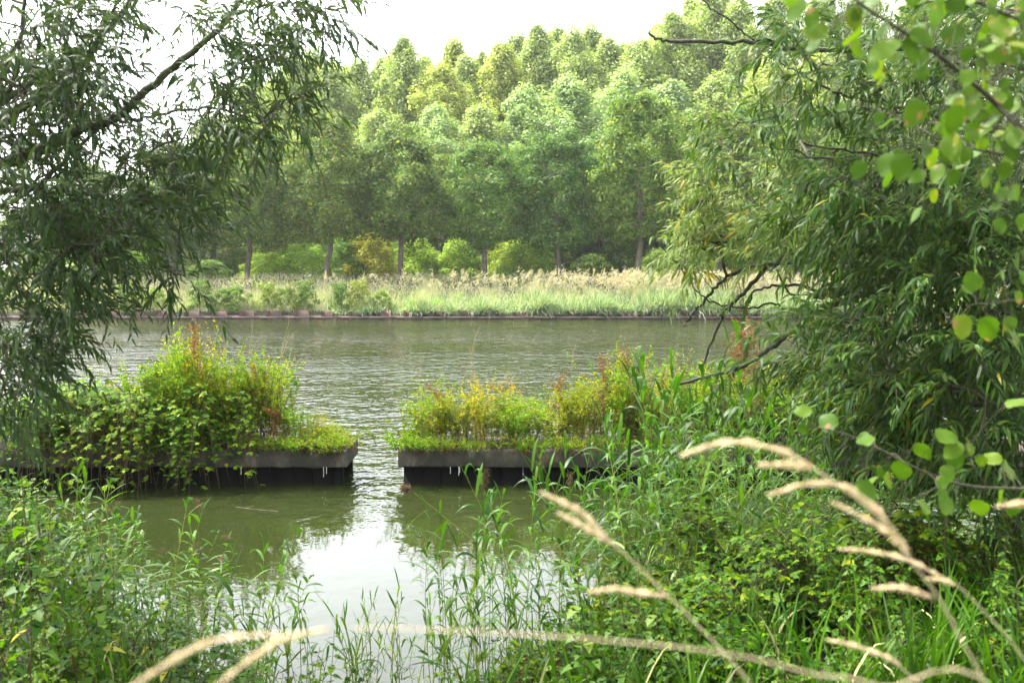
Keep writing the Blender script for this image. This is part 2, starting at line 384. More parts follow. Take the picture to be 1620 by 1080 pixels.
m, n, l, b, out = new_mat('wet black timber'); b.inputs["Base Color"].default_value = (.0016, .0016, .0012, 1); b.inputs["Roughness"].default_value = .8; b.inputs["Specular IOR Level"].default_value = .1; M['wet'] = m
m, n, l, b, out = new_mat('dock soil'); b.inputs["Base Color"].default_value = (.035, .026, .015, 1); b.inputs["Roughness"].default_value = 1; M['soil'] = m
m, n, l, b, out = new_mat('pale rope'); b.inputs["Base Color"].default_value = (.62, .62, .58, 1); b.inputs["Roughness"].default_value = .8; M['strand'] = m

DY = 11.7                                   # distance of the beams' near faces
DX_L, DX_R = P(548, 745, DY)[0], P(630, 745, DY)[0]
def beam_mesh(x0, x1, flip):
    """a beam with worn, wavering edges"""
    mb = MB(); nseg = 60; xx = np.linspace(x0, x1, nseg + 1)
    prof = [(0, .215), (-.0, .235), (0, .40), (.03, .425), (.87, .425), (.90, .40), (.90, .215)]
    rows = []
    for k, x in enumerate(xx):
        row = []
        for (yy, zz) in prof:
            row.append((x, DY + yy + rng.normal(0, .004), zz + rng.normal(0, .004) - .004 * math.sin(x * 1.9)))
        rows.append(row)
    m_ = len(prof); V = np.array(rows).reshape(-1, 3)
    f = [(k * m_ + j, k * m_ + (j + 1) % m_, (k + 1) * m_ + (j + 1) % m_, (k + 1) * m_ + j) for k in range(nseg) for j in range(m_)]
    mb.add(V, [f]); mb.add(V[:m_], [[tuple(range(m_))]]); mb.add(V[-m_:], [[tuple(range(m_))[::-1]]])
    return mb
for name_, x0, x1, lab in (('l', -9.5, DX_L, 'weathered concrete mooring beam on dark piles, its square end left of the gap'),
                           ('r', DX_R, 9.5, 'weathered concrete mooring beam on dark piles, its square end right of the gap')):
    dk = thing('mooring_dock', ((x0 + x1) / 2, DY, 0)); ox = (x0 + x1) / 2
    tag(dk, lab, 'dock', 'overgrown mooring docks')
    q = beam_mesh(x0, x1, 0); q.v = [v - [ox, DY, 0] for v in q.v]; q.build('beam', M['concrete'], dk)
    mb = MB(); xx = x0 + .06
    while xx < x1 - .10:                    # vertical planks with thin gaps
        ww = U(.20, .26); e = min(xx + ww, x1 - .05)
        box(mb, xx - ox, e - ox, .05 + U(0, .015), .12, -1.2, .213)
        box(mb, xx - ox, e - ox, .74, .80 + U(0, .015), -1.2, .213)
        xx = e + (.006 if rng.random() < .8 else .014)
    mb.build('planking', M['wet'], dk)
    mb = MB(); mb.add([(x0 + .03 - ox, .06, .430), (x1 - .03 - ox, .06, .430), (x1 - .03 - ox, .84, .430), (x0 + .03 - ox, .84, .430)], [[(0, 1, 2, 3)]])
    mb.build('soil', M['soil'], dk)
    ends = [(x1 - .27, .12), (x1 - .235, .08), (x1 - 1.25, .09)] if name_ == 'l' else [(x0 + .62, .08), (x0 + .72, .10), (x0 + .73, .07)]
    for (rx, rl) in ends:  # short thin pale tubes hanging below the beam's front edge
        q = MB(); tube(q, [(rx - ox, -.015, .225), (rx - ox + .003, -.02, .225 - rl * .6), (rx - ox, -.018, .225 - rl)], [.004, .003, .005], 5)
        q.build('pale_strand', M['strand'], dk)

# ------------------------------------------------------------------ far trees
def grow(nodes, parents, targets):
    """attach every target to the nearest node already there; returns nodes and parent index"""
    nodes = [np.asarray(p, float) for p in nodes]; par = list(parents)
    T = np.asarray(targets, float); NA = np.array(nodes)
    dmin = np.min(np.linalg.norm(T[:, None] - NA[None], axis=-1), axis=1)
    for i in np.argsort(dmin):
        NA = np.array(nodes); dd = np.linalg.norm(NA - T[i], axis=1); j = int(np.argmin(dd))
        if dd[j] > .9 and len(nodes) > 3:    # a midpoint, bent a little
            mid = (NA[j] + T[i]) / 2 + rng.normal(0, .06 * dd[j], 3); mid[2] += .04 * dd[j]
            nodes.append(mid); par.append(j); j = len(nodes) - 1
        nodes.append(T[i]); par.append(j)
    return np.array(nodes), par

def branches(mb, nodes, par, first, r0, k=4):
    cnt = np.ones(len(nodes))
    for i in range(len(nodes) - 1, first - 1, -1):
        if par[i] >= 0: cnt[par[i]] += cnt[i]
    for i in range(first, len(nodes)):
        a, c = nodes[par[i]], nodes[i]; ln = np.linalg.norm(c - a)
        mid = (a + c) / 2 + rng.normal(0, .05 * ln, 3)
        ra = r0 * math.sqrt(min(cnt[i] + 1, cnt[par[i]])); rb = r0 * math.sqrt(cnt[i])
        tube(mb, [a, mid, c], [ra, (ra + rb) / 2, rb], k)

def blob_leaves(mb, cs, rs, n, L, shape='card', flat=.75, hang=0.0, W=.62, jitter=.35):
    for c, r in zip(cs, rs):
        u = rdir(n, .25); rad = r * (rng.random(n) ** .45) * U(.8, 1.12, n)
        p = c + u * rad[:, None] * np.array([1, 1, flat])
        nn = norm(u * .9 + rng.normal(0, jitter, (n, 3)) + [0, 0, .35]); d = norm(np.cross(nn, rdir(n))); d[:, 2] -= hang
        Ls = L * U(.7, 1.25, n); leaves(mb, p, d, nn, Ls, Ls * W, shape)

def make_oak(seed, leafm, h=10.4, bole=3.1, rx=2.85, nb=54, nl=400, name='oak_tree'):
    t = thing(name)
    lean = rng.normal(0, .12, 2)
    tr = MB(); pts = spline([(0, 0, -.3), (lean[0] * .3, lean[1] * .3, bole * .55), (lean[0], lean[1], bole), (lean[0] * 1.3, 0, h * .62)], 5)
    rr = np.interp(pts[:, 2], [-.3, .3, bole, h * .62], [.27, .19, .155, .05]); tube(tr, pts, rr, 9)
    cs = []; rs = []
    for k in range(nb):
        f = (k + .5) / nb; z = bole + .15 + (h - bole - .7) * f ** .95
        wz = rx * (math.sin(math.pi * min(1, .16 + .80 * f)) ** .62) * U(.55, 1.02); a = k * 2.4 + U(-.4, .4)
        cs.append((wz * math.cos(a), wz * math.sin(a), z + U(-.3, .3))); rs.append(U(.7, 1.2) * (1.0 if f < .8 else .8))
    cs = np.array(cs); rs = np.array(rs)
    nodes = [p for p in pts if p[2] > bole - .3]; par = [-1] + list(range(len(nodes) - 1))
    # main limbs fan out from the top of the bole
    nd, pr = grow(nodes, par, cs[rng.permutation(len(cs))[:34]])
    branches(tr, nd, pr, len(nodes), .020, 5)
    tr.build('trunk', M['bark_grey'], t, smooth=True)
    lf = MB(); blob_leaves(lf, cs, rs, int(nl * .85), .20, jitter=.4); lf.build('crown', leafm, t)
    return t

def make_poplar(leafm, h=21., rx=3.3, nb=150, nl=330):
    t = thing('poplar_tree'); tr = MB()
    pts = spline([(0, 0, -.3), (U(-.2, .2), 0, h * .3), (U(-.3, .3), U(-.2, .2), h * .65), (U(-.2, .2), 0, h * .96)], 6)
    rr = np.interp(pts[:, 2], [-.3, h], [.26, .03]); tube(tr, pts, rr, 8)
    cs = []; rs = []
    for k in range(nb):
        f = (k + .5) / nb; z = 2.2 + (h - 2.4) * f
        wz = rx * (1 - f ** 2.8) ** .7 * (.5 + .5 * min(1, f * 4)) * U(.25, 1.28); a = k * 2.4 + U(-.5, .5)
        cs.append((wz * math.cos(a), wz * math.sin(a), z + U(-.4, .4))); rs.append(U(.55, 1.4) * (1 - .25 * f ** 3))
    cs = np.array(cs); rs = np.array(rs)
    nd, pr = grow(list(pts[2:]), [-1] + list(range(len(pts) - 3)), cs[::2] * [1, 1, 1])
    branches(tr, nd, pr, len(pts) - 2, .014, 4)
    tr.build('trunk', M['bark_grey'], t, smooth=True)
    lf = MB(); blob_leaves(lf, cs, rs, int(nl * .95), .23, flat=1.5, hang=.3, jitter=.4); lf.build('crown', leafm, t)
    return t

def make_bush(leafm, h=3.2, rx=1.9, nb=40, nl=210, L=.13, name='bush', W=.62, stemr=.012, shape='card', hang=0., bark='bark_grey'):
    t = thing(name); tr = MB(); cs = []; rs = []
    for k in range(nb):
        f = (k + .5) / nb; z = h * (.10 + .80 * f)
        wz = rx * math.sqrt(max(.05, 1 - (f * .96) ** 2)) * U(.3, 1.0); a = k * 2.4 + U(-.5, .5)
        cs.append((wz * math.cos(a), wz * math.sin(a), z)); rs.append(U(.16, .28) * h * .75)
    cs = np.array(cs); rs = np.array(rs)
    st = [np.array((U(-.2, .2), U(-.2, .2), 0.)) for _ in range(3)] + [np.array((U(-.3, .3) * rx, U(-.3, .3) * rx, h * .35)) for _ in range(3)]
    nd, pr = grow(st, [-1, -1, -1, 0, 1, 2], cs[::2]); branches(tr, nd, pr, 3, stemr, 4)
    tr.build('stems', M[bark], t)
    lf = MB(); blob_leaves(lf, cs, rs, nl, L, shape, W=W, hang=hang); lf.build('leaves', leafm, t)
    return t

oaks = Pool([make_oak(k, M['oak'], h=10.3 + .3 * k, rx=2.75 + .15 * (k % 3)) for k in range(4)])
poplars = Pool([make_poplar(M['poplar'], h=21 + k * .5, rx=3.4 + .2 * k) for k in range(4)])
bushes = Pool([make_bush(M['bushleaf'], h=3.0 + .4 * k, rx=1.7 + .25 * k) for k in range(3)])

# the row of oaks by the water: photo x of the trunk, top row, tint
ORD = ['first', 'second', 'third', 'fourth', 'fifth', 'sixth', 'seventh', 'eighth', 'ninth', 'tenth', 'eleventh', 'twelfth']
oakrow = [(146, 250, (.9, .95, .9), 59), (273, 225, (.85, .9, .8), 60), (390, 205, (1, 1, .9), 61), (515, 190, (1.25, 1.15, 1.1), 60), (633, 190, (1.05, 1.05, 1), 60),
          (767, 225, (.95, 1.1, 1), 60.5), (885, 215, (.72, .9, .85), 61.5), (1008, 160, (1.05, 1.1, .85), 59.5), (1135, 170, (1.2, 1.1, .7), 61), (1262, 200, (1.1, 1.05, .7), 60),
          (1390, 190, (1, 1, .8), 60), (1510, 190, (1, 1, .9), 60)]
for k, (px, top, c, Yd) in enumerate(oakrow):
    x = P(px, 430, Yd)[0]; zg = float(zground(x, Yd)); ht = P(px, top, Yd)[2] - zg
    s_ = ht / 10.5; q = oaks.place((x, Yd, zg), U(0, 6.28), (1.0 * s_ ** .4, 1.0 * s_ ** .4, s_), k % 4)
    extra = {3: 'beside the reddish bush', 4: 'forked limbs', 5: 'thin straight trunk', 6: 'darkest green crown', 7: 'trunk before dark thicket'}.get(k, 'leafy crown')
    tag(q, f'{ORD[k]} oak from the left in the row across the canal, {extra}', 'tree', 'oaks in a row on the far bank', color=c)

# second row of smaller darker trees to close the understory
mids = [(60, 330, 68), (150, 320, 70), (215, 310, 66), (330, 240, 70), (450, 215, 71), (572, 235, 70), (700, 250, 72), (826, 240, 70), (950, 205, 71), (1075, 185, 69), (1190, 175, 72), (1320, 180, 70), (1450, 170, 70)]
for k, (px, top, Yd) in enumerate(mids):
    x = P(px, 430, Yd)[0]; zg = float(zground(x, Yd)); s_ = (P(px, top, Yd)[2] - zg) / 10.5
    q = oaks.place((x, Yd, zg), U(0, 6.28), (1.15, 1.15, s_), k % 4)
    tag(q, 'leafy dark green tree filling the gap behind the row of oaks', 'tree', 'trees behind the oak row', color=((.8, .95, .85) if k % 3 else (1.05, 1.05, .75)))

# tall poplars: photo x, top row, distance, tint
pops = [(268, 270, 92, 0), (335, 190, 90, 0), (405, 140, 92, 0), (470, 118, 90, 0), (528, 100, 88, 0), (575, 98, 92, 0), (640, 88, 90, 0), (700, 135, 88, 1), (738, 88, 92, 0), (790, 78, 90, 1),
        (850, 68, 92, 0), (905, 62, 90, 0), (960, 60, 92, 0), (1010, 62, 88, 0), (1060, 28, 90, 0), (1115, 14, 92, 0), (1165, 4, 90, 0), (1225, -10, 92, 0), (1290, -20, 90, 0), (1360, -30, 92, 0), (1440, -30, 90, 0), (1520, -35, 91, 0), (1600, -40, 91, 0),
        (500, 105, 94, 0), (550, 98, 95, 0), (610, 92, 94, 0), (672, 112, 95, 0), (720, 95, 95, 1), (765, 86, 95, 0), (820, 74, 95, 0), (880, 68, 95, 0), (932, 64, 95, 0), (985, 64, 94, 0), (1035, 45, 95, 0), (1088, 22, 95, 0), (1140, 12, 95, 0), (445, 130, 94, 0),
        (440, 200, 80, 2), (600, 190, 81, 0), (690, 190, 80, 3), (760, 170, 80, 0), (830, 150, 80, 3), (900, 135, 79, 3), (985, 140, 80, 3), (1060, 130, 79, 3), (1130, 120, 80, 0), (1210, 110, 80, 2), (1290, 100, 79, 2), (1380, 90, 80, 0)]
PC = [(1.0, 1.0, .9), (1.22, 1.1, .75), (1.12, 1.05, .8), (1.0, 1.08, 1.2)]
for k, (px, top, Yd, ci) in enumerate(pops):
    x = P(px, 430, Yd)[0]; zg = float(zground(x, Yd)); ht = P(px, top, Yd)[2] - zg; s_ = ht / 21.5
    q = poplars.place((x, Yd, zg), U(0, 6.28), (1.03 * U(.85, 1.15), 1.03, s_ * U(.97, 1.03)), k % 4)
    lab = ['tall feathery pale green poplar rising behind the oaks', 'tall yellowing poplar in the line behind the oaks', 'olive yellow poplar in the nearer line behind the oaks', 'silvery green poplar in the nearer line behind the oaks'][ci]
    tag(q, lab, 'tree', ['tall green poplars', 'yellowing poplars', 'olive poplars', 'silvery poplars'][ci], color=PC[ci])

bl = [(70, 380, 63, (.9, 1.1, .8)), (150, 395, 62, (1.2, 1.3, .8)), (205, 400, 62, (1.0, 1.2, .8)), (330, 405, 63, (.8, 1, .8)), (425, 400, 63, (1.5, 1.6, .8)), (480, 392, 63, (1.1, 1.3, .8)), (545, 365, 64, (.75, .9, .95)), (585, 362, 64, (1.9, 1.25, 1.1)),
      (660, 385, 65, (1.4, 1.5, .9)), (725, 368, 65, (1.3, 1.4, .9)), (805, 380, 64, (1.6, 1.5, 1.0)), (838, 388, 63, (.9, 1.1, .8)), (935, 395, 66, (.5, .6, .5)), (1045, 395, 66, (.9, 1, .8)), (1085, 385, 65, (.8, 1, .8)), (1180, 390, 66, (.7, .9, .7)),
      (1240, 400, 65, (.6, .8, .6)), (1330, 390, 65, (.8, .9, .8)), (1440, 385, 65, (.8, 1, .8)), (880, 385, 68, (.5, .6, .5)), (985, 380, 69, (.5, .6, .5)), (380, 385, 68, (.7, .8, .7)), (620, 380, 69, (.8, .9, .7)), (250, 385, 68, (.6, .8, .6))]
for k, (px, top, Yd, c) in enumerate(bl):
    x = P(px, 430, Yd)[0]; zg = float(zground(x, Yd)); ht = P(px, top, Yd)[2] - zg
    q = bushes.place((x, Yd, zg), U(0, 6.28), (1.1, 1.1, ht / 3.3), k % 3)
    if k == 7: tag(q, 'reddish brown bush standing between two oak trunks across the water', 'bush', 'bushes under the oaks', color=c)
    elif k == 6: tag(q, 'grey green bush touching the reddish bush across the water', 'bush', 'bushes under the oaks', color=c)
    else: tag(q, 'green bush under the trees on the far bank', 'bush', 'bushes under the oaks', color=(c[0] * 1.05, c[1] * .95, c[2] * 1.2))
for p_ in (oaks, poplars, bushes): p_.clean()

# continuous dark woodland deep behind, closing the view between the trunks
mb = MB(); cs = []; rs = []
for k in range(420):
    x = U(-36, 70); yy = U(95, 118); cs.append((x, yy, float(zground(x, yy)) + U(.5, 8.5 if x > -30 else 4.5))); rs.append(U(1.5, 2.8))
blob_leaves(mb, cs, rs, 150, .42, jitter=.6)
tag(mb.build('woodland', M['oak']), 'dense mass of woodland deep behind the poplars', 'woodland', kind='stuff')

# ------------------------------------------------------------------ far bank meadow and reeds
def far_field(n, x0, x1, y0, y1, L0, L1, W, lean=.25, dr=.25):
    x = U(x0, x1, n) + 0; x += .5 * np.sin(x * 2.1) + .25 * np.sin(x * 5.3); y = y0 + (y1 - y0) * rng.random(n) ** 1.4; p = np.stack([x, y, zground(x, y) - .02], 1)
    d = rng.normal(0, lean, (n, 3)); d[:, 2] = 1; L = U(L0, L1, n) * (1 + .22 * np.sin(x * .9) + .16 * np.sin(x * 2.3 + y) + .10 * np.sin(x * 6.1))
    return p, d, L, np.full(n, W) * U(.7, 1.3, n), U(.1, .1 + dr, n)
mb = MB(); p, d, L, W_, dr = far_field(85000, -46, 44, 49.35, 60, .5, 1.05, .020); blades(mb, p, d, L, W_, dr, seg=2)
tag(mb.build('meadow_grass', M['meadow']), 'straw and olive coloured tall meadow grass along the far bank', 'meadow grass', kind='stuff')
mb = MB(); n_ = 26000; x = U(-46, 44, n_); y = U(49.6, 60, n_); z = zground(x, y) + U(.70, 1.12, n_) + .1 * np.sin(x * .8)
leaves(mb, np.stack([x, y, z], 1), rdir(n_, 1.5), rdir(n_), U(.08, .2, n_), U(.02, .05, n_)); tag(mb.build('meadow_seedheads', M['fluff']), 'pale feathery seed heads over the far meadow grass', 'grass seed heads', kind='stuff')
mb = MB()
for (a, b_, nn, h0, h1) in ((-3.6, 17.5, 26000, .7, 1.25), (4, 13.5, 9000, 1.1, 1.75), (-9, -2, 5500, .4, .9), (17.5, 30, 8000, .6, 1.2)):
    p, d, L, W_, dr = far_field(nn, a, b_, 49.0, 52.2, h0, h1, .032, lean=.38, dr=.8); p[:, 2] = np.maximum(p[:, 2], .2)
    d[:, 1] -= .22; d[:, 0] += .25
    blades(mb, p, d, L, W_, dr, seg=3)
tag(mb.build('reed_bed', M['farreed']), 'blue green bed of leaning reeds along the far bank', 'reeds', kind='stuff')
mb = MB(); nP = 1000
x = np.concatenate([rng.normal(9, 7, nP - 300), U(5, 13, 300)]); y = U(49.6, 53, nP); top = zground(x, y) + U(1.05, 1.75, nP)
for s_ in range(9):
    q = np.stack([x, y, top], 1) + rng.normal(0, [.05, .05, .07], (nP, 3)); dd = rng.normal(0, .3, (nP, 3)); dd[:, 2] += .7; dd[:, 0] += .5
    leaves(mb, q, dd, rdir(nP), U(.14, .24, nP), U(.03, .05, nP))
tag(mb.build('reed_plumes', M['fluff']), 'pinkish cream feathery plumes above the far reed bed', 'reed plumes', kind='stuff')
for o in [bpy.data.objects['reed_plumes']]: o.color = (1, .96, .9, 1)

far_weeds = Pool([make_bush(M['bushleaf'], h=1.15 + .2 * k, rx=.75, nb=18, nl=110, L=.09, name='weed_bush', stemr=.006) for k in range(3)])
for k, (px, c) in enumerate([(205, (1.3, 1.5, 1)), (245, (1.6, 1.7, 1.3)), (318, (1, 1.2, 1.2)), (352, (1.1, 1.3, 1.3)), (376, (1.2, 1.4, 1.3)), (425, (1.8, 1.7, 1.5)), (455, (1.3, 1.3, 1.2)), (482, (1, 1.2, 1.2)), (538, (.9, 1.2, 1.1)), (568, (2, 1.7, 1.6)), (604, (1.5, 1.6, 1.4)), (655, (1.8, 2.4, .9)), (690, (1.6, 2.3, .8))]):
    Yd = 49.75; x = P(px, 480, Yd)[0]; s_ = U(.9, 1.15) if k < 11 else .5
    q = far_weeds.place((x, Yd, float(zground(x, Yd))), U(0, 6), s_)
    tag(q, 'grey green weed bush at the edge of the far piling' if k < 11 else 'low bright green weed clump at the edge of the far piling', 'weed', 'weeds along the far piling' if k < 11 else 'bright weeds along the far piling', color=(c[0] * .62, c[1] * .58, c[2] * .75) if k < 11 else c)
far_weeds.clean()

# ------------------------------------------------------------------ plants on the mooring docks
def make_herb(name, h, ns, spread, leafm, stemm, L=.035, W=.30, per=52, side=5, shape='card', fan=.25, nod=.0, tipm=None):
    """a weed clump: upright stems, short side shoots, small leaves all along them"""
    t = thing(name); st = MB(); P_ = []; D_ = []; LL = []
    for i in range(ns):
        b0 = np.array([rng.normal(0, spread), rng.normal(0, spread), -.03]); hh = h * U(.62, 1.0)
        lean = np.array([rng.normal(0, fan), rng.normal(0, fan), 0]) * hh
        pts = spline([b0, b0 + [0, 0, hh * .4] + lean * .25, b0 + [0, 0, hh * .75] + lean * .6, b0 + [0, 0, hh] + lean], 4)
        tube(st, pts, np.linspace(.0045, .0012, len(pts)), 4)
        def along(pp, n, l0, l1, t0=.12):
            tt = U(t0, 1, n) ** .85 * (len(pp) - 1); i0 = np.minimum(tt.astype(int), len(pp) - 2); fr = (tt - i0)[:, None]
            q = pp[i0] * (1 - fr) + pp[i0 + 1] * fr; ax = norm(pp[i0 + 1] - pp[i0])
            d = norm(np.cross(ax, rdir(n))) + ax * U(.3, 1.1, n)[:, None]; d[:, 2] -= nod
            P_.append(q); D_.append(d); LL.append(np.interp(tt / (len(pp) - 1), [0, .5, 1], [l0, l0, l1]) * U(.6, 1.25, n))
        along(pts, per, L * 1.15, L * .6)
        for k in range(side):
            j = int(U(.3, .9) * (len(pts) - 1)); a = pts[j]; o = norm(np.cross(pts[min(j+1, len(pts)-1)] - pts[j-1], rdir(1)[0])); ln = hh * U(.12, .26)
            sp = spline([a, a + o * ln * .5 + [0, 0, ln * .45], a + o * ln * .8 + [0, 0, ln * 1.0]], 3)
            tube(st, sp, np.linspace(.002, .0008, len(sp)), 3); along(sp, per // 2, L, L * .6, 0)
    st.build('stems', stemm, t)
    p = np.concatenate(P_); d = np.concatenate(D_); l_ = np.concatenate(LL); lf = MB()
    leaves(lf, p, d, rdir(len(p), .8), l_, l_ * W, shape, droop=.12); lf.build('leaves', leafm, t)
    return t

def make_rusty(h, n=420, w=.045):
    t = thing('rusty_seed_stem'); st = MB(); pts = spline([(0, 0, -.05), (.01, 0, h * .35), (rng.normal(0, .03), 0, h * .7), (rng.normal(0, .06), 0, h)], 5)
    tube(st, pts, np.linspace(.006, .002, len(pts)), 5); P_ = []
    for k in range(9):
        f = U(.35, .85); j = int(f * (len(pts) - 1)); o = rdir(1)[0]; o[2] = abs(o[2]) + 1.4; o = norm(o); ln = h * U(.12, .22)
        sp = np.linspace(pts[j], pts[j] + o * ln, 5); tube(st, sp, .0012, 3); P_.append(sp[rng.integers(0, 5, n // 9)] + rng.normal(0, .009, (n // 9, 3)))
    tt = U(.3, 1, n) * (len(pts) - 1); P_.append(pts[tt.astype(int)] + rng.normal(0, [w * .6, w * .6, .02], (n, 3)))
    st.build('stem', M['rustwood'], t); p = np.concatenate(P_); lf = MB()
    leaves(lf, p, rdir(len(p), .3), rdir(len(p)), U(.010, .02, len(p)), U(.008, .012, len(p))); lf.build('seeds', M['rust'], t)
    return t

def make_stalk(h, branches_=6):
    t = thing('dry_stalk'); st = MB(); pts = spline([(0, 0, -.05), (rng.normal(0, .03), 0, h * .4), (rng.normal(0, .07), 0, h * .75), (rng.normal(.06, .1), 0, h)], 5)
    tube(st, pts, np.linspace(.0034, .0011, len(pts)), 4)
    for k in range(branches_):
        j = int(U(.45, .95) * (len(pts) - 1)); o = np.array([rng.normal(0, .6), rng.normal(0, .6), 1]); ln = h * U(.1, .25); e = pts[j] + norm(o) * ln
        tube(st, [pts[j], (pts[j] + e) / 2 + rng.normal(0, .01, 3), e], [.002, .0014, .0009], 3)
    st.build('stem', M['drystem'], t); return t

def make_bramble(ncane=24, reach=.75, up=.5, front=.55, per=15, L=.055):
    t = thing('bramble_bush'); st = MB(); PP = []; DD = []; NN = []; LL = []
    for c in range(ncane):
        a = U(0, 2 * math.pi); o = np.array([math.cos(a), math.sin(a) * .7 - front, 0]); o = o / max(1, np.linalg.norm(o)); r = reach * U(.5, 1.1); hh = up * U(.5, 1.2)
        drop = U(.15, .85) if o[1] < -.25 else 0
        pts = spline([(U(-.2, .2), U(-.1, .2), -.02), o * r * .3 + [0, 0, hh * .8], o * r * .65 + [0, 0, hh], o * r + [0, 0, hh * .55 - drop]], 6)
        tube(st, pts, np.linspace(.005, .0018, len(pts)), 4)
        for i in range(2, len(pts) - 1):
            for rep in range(max(1, per // 10)):
                ax = norm(pts[i + 1] - pts[i]); s = norm(np.cross(ax, rdir(1)[0]) + [0, -.25, .45]); q = pts[i] + s * U(.04, .10); tube(st, [pts[i], q], [.0015, .001], 3)
                nrm_ = norm(np.array([rng.normal(0, .35), -.35 + rng.normal(0, .35), 1])); s2 = s - nrm_ * np.dot(s, nrm_); s2 = norm(s2); sd = np.cross(nrm_, s2); big = U(.7, 1.25)
                for ang in ((0,) if rng.random() < .1 else (-1.25, 0, 1.25) if rng.random() < .5 else (-1.9, -.9, 0, .9, 1.9)):
                    PP.append(q); DD.append(s2 * math.cos(ang) + sd * math.sin(ang)); NN.append(nrm_ + rng.normal(0, .15, 3)); LL.append(L * big * (1 if ang == 0 else .85))
    st.build('canes', M['stem'], t); lf = MB(); LL = np.array(LL)
    leaves(lf, PP, DD, np.array(NN), LL, LL * .66, 'oval', droop=.1); lf.build('leaves', M['bramble'], t)
    return t

herbs = Pool([make_herb('weed_clump', 1.0, 8, .07, M['herb'], M['stem'], L=.044, W=.40, fan=.20, per=46, side=6) for k in range(4)]
             + [make_herb('weed_clump', 1.0, 7, .06, M['herb2'], M['stem'], L=.036, W=.30, fan=.22, per=44) for k in range(2)]
             + [make_herb('weed_clump', 1.0, 6, .09, M['herb'], M['rustwood'], L=.042, W=.42, fan=.2, side=4) for k in range(2)])
low = Pool([make_herb('trailing_weed', .24, 16, .10, M['herb'], M['stem'], L=.028, W=.36, per=26, side=2, fan=.95, nod=.1) for k in range(3)])
rusty = Pool([make_rusty(1.0) for k in range(3)]); stalks = Pool([make_stalk(1.0) for k in range(3)])
brambles = Pool([make_bramble() for k in range(3)])
def at(px, Yd, z=None):
    x = P(px, 500, Yd)[0]; return np.array([x, Yd, float(zground(x, Yd)) if z is None else z])
def topz(px, row, Yd): return P(px, row, Yd)[2]
Z0 = .428
LT = ([30, 100, 170, 230, 262, 285, 310, 340, 375, 410, 440, 465, 485, 530, 565], [615, 592, 585, 560, 540, 515, 510, 545, 540, 515, 575, 615, 655, 690, 700])
RT = ([625, 645, 690, 720, 760, 800, 830, 870, 900, 950, 1000, 1040, 1100, 1200, 1280, 1400], [660, 622, 585, 605, 580, 585, 615, 610, 585, 560, 548, 565, 560, 560, 560, 570])
for side_, T_, a, b_, n_ in (('left', LT, 90, 482, 56), ('right', RT, 638, 1330, 84)):
    for i in range(n_):
        px = a + (b_ - a) * (i + U(0, 1)) / n_; Yd = U(11.85, 12.45); x = P(px, 600, Yd)[0]
        hgt_ = topz(px, np.interp(px, *T_) - 8 + abs(rng.normal(0, 55)), Yd) - Z0
        if hgt_ < .18: continue
        k = int(rng.choice(8, p=[.17, .17, .17, .17, .09, .09, .07, .07])); hx = .75 + .35 * min(1, hgt_)
        q = herbs.place((x, Yd, Z0), U(0, 6.28), (hx, hx, hgt_), k); c = (U(.9, 1.5), U(.95, 1.3), U(.6, 1.2))
        kind_ = 'leafy green' if k < 4 else 'feathery yellow green' if k < 6 else 'broad leaved green'
        tag(q, f'{kind_} weed clump growing on the {"beam left" if side_ == "left" else "beam right"} of the gap', 'weed', f'{kind_} weeds on the {side_} dock', color=c)
for px, row, Yd in [(482, 650, 12.2), (492, 640, 12.0), (505, 655, 12.3), (516, 668, 12.1), (528, 672, 12.3), (540, 680, 12.0), (474, 668, 11.85), (552, 690, 12.2)]:
    hh = topz(px, row, Yd) - Z0; q = herbs.place((P(px, 600, Yd)[0], Yd, Z0), U(0, 6.28), (.5, .5, hh), 4 + int(px) % 2, tilt=(0, .35))
    tag(q, 'small airy weed leaning right near the beam end left of the gap', 'weed', 'airy weeds near the left beam end', color=(1.2, 1.2, .9))
# fringe spilling over the beams
for px, Yd, s_ in [(395, 11.72, .9), (415, 11.71, .8), (445, 11.72, .8), (480, 11.70, .9), (512, 11.69, .8), (498, 11.69, 1), (470, 11.78, .9), (490, 11.75, 1), (505, 11.72, 1.1), (520, 11.74, 1.1), (535, 11.73, 1.05), (545, 11.80, 1), (515, 12.0, 1.1), (540, 12.1, 1), (455, 11.9, .8), (430, 11.8, .8), (400, 11.85, .8), (530, 12.3, 1.1), (500, 12.3, 1.1)]:
    q = low.place((P(px, 700, Yd)[0], Yd, Z0 - .01), U(0, 6.28), s_); tag(q, 'bright green trailing weed spilling over the beam end left of the gap', 'weed', 'trailing weeds on the left beam end', color=(U(1.0, 1.4), U(1.1, 1.4), .8))
for px, Yd, s_ in [(672, 11.69, .9), (655, 11.70, .8), (715, 11.7, .8), (745, 11.7, .9), (780, 11.7, .8), (815, 11.7, 1), (850, 11.7, .9), (890, 11.7, 1), (930, 11.7, 1), (970, 11.7, 1), (640, 11.78, 1), (652, 11.85, 1.1), (665, 11.75, .9), (685, 11.73, .9), (700, 11.8, 1), (645, 12.1, 1.2), (660, 12.3, 1.2), (730, 11.75, .7), (760, 11.8, .7), (800, 11.78, .7), (835, 11.75, .8), (870, 11.8, .8), (910, 11.76, .8), (950, 11.78, .8), (1000, 11.8, .9), (1050, 11.76, .9)]:
    q = low.place((P(px, 700, Yd)[0], Yd, Z0 - .01), U(0, 6.28), s_); tag(q, 'low green trailing weed at the front edge of the beam right of the gap', 'weed', 'trailing weeds on the right beam', color=(U(.9, 1.4), U(1.0, 1.4), .8))
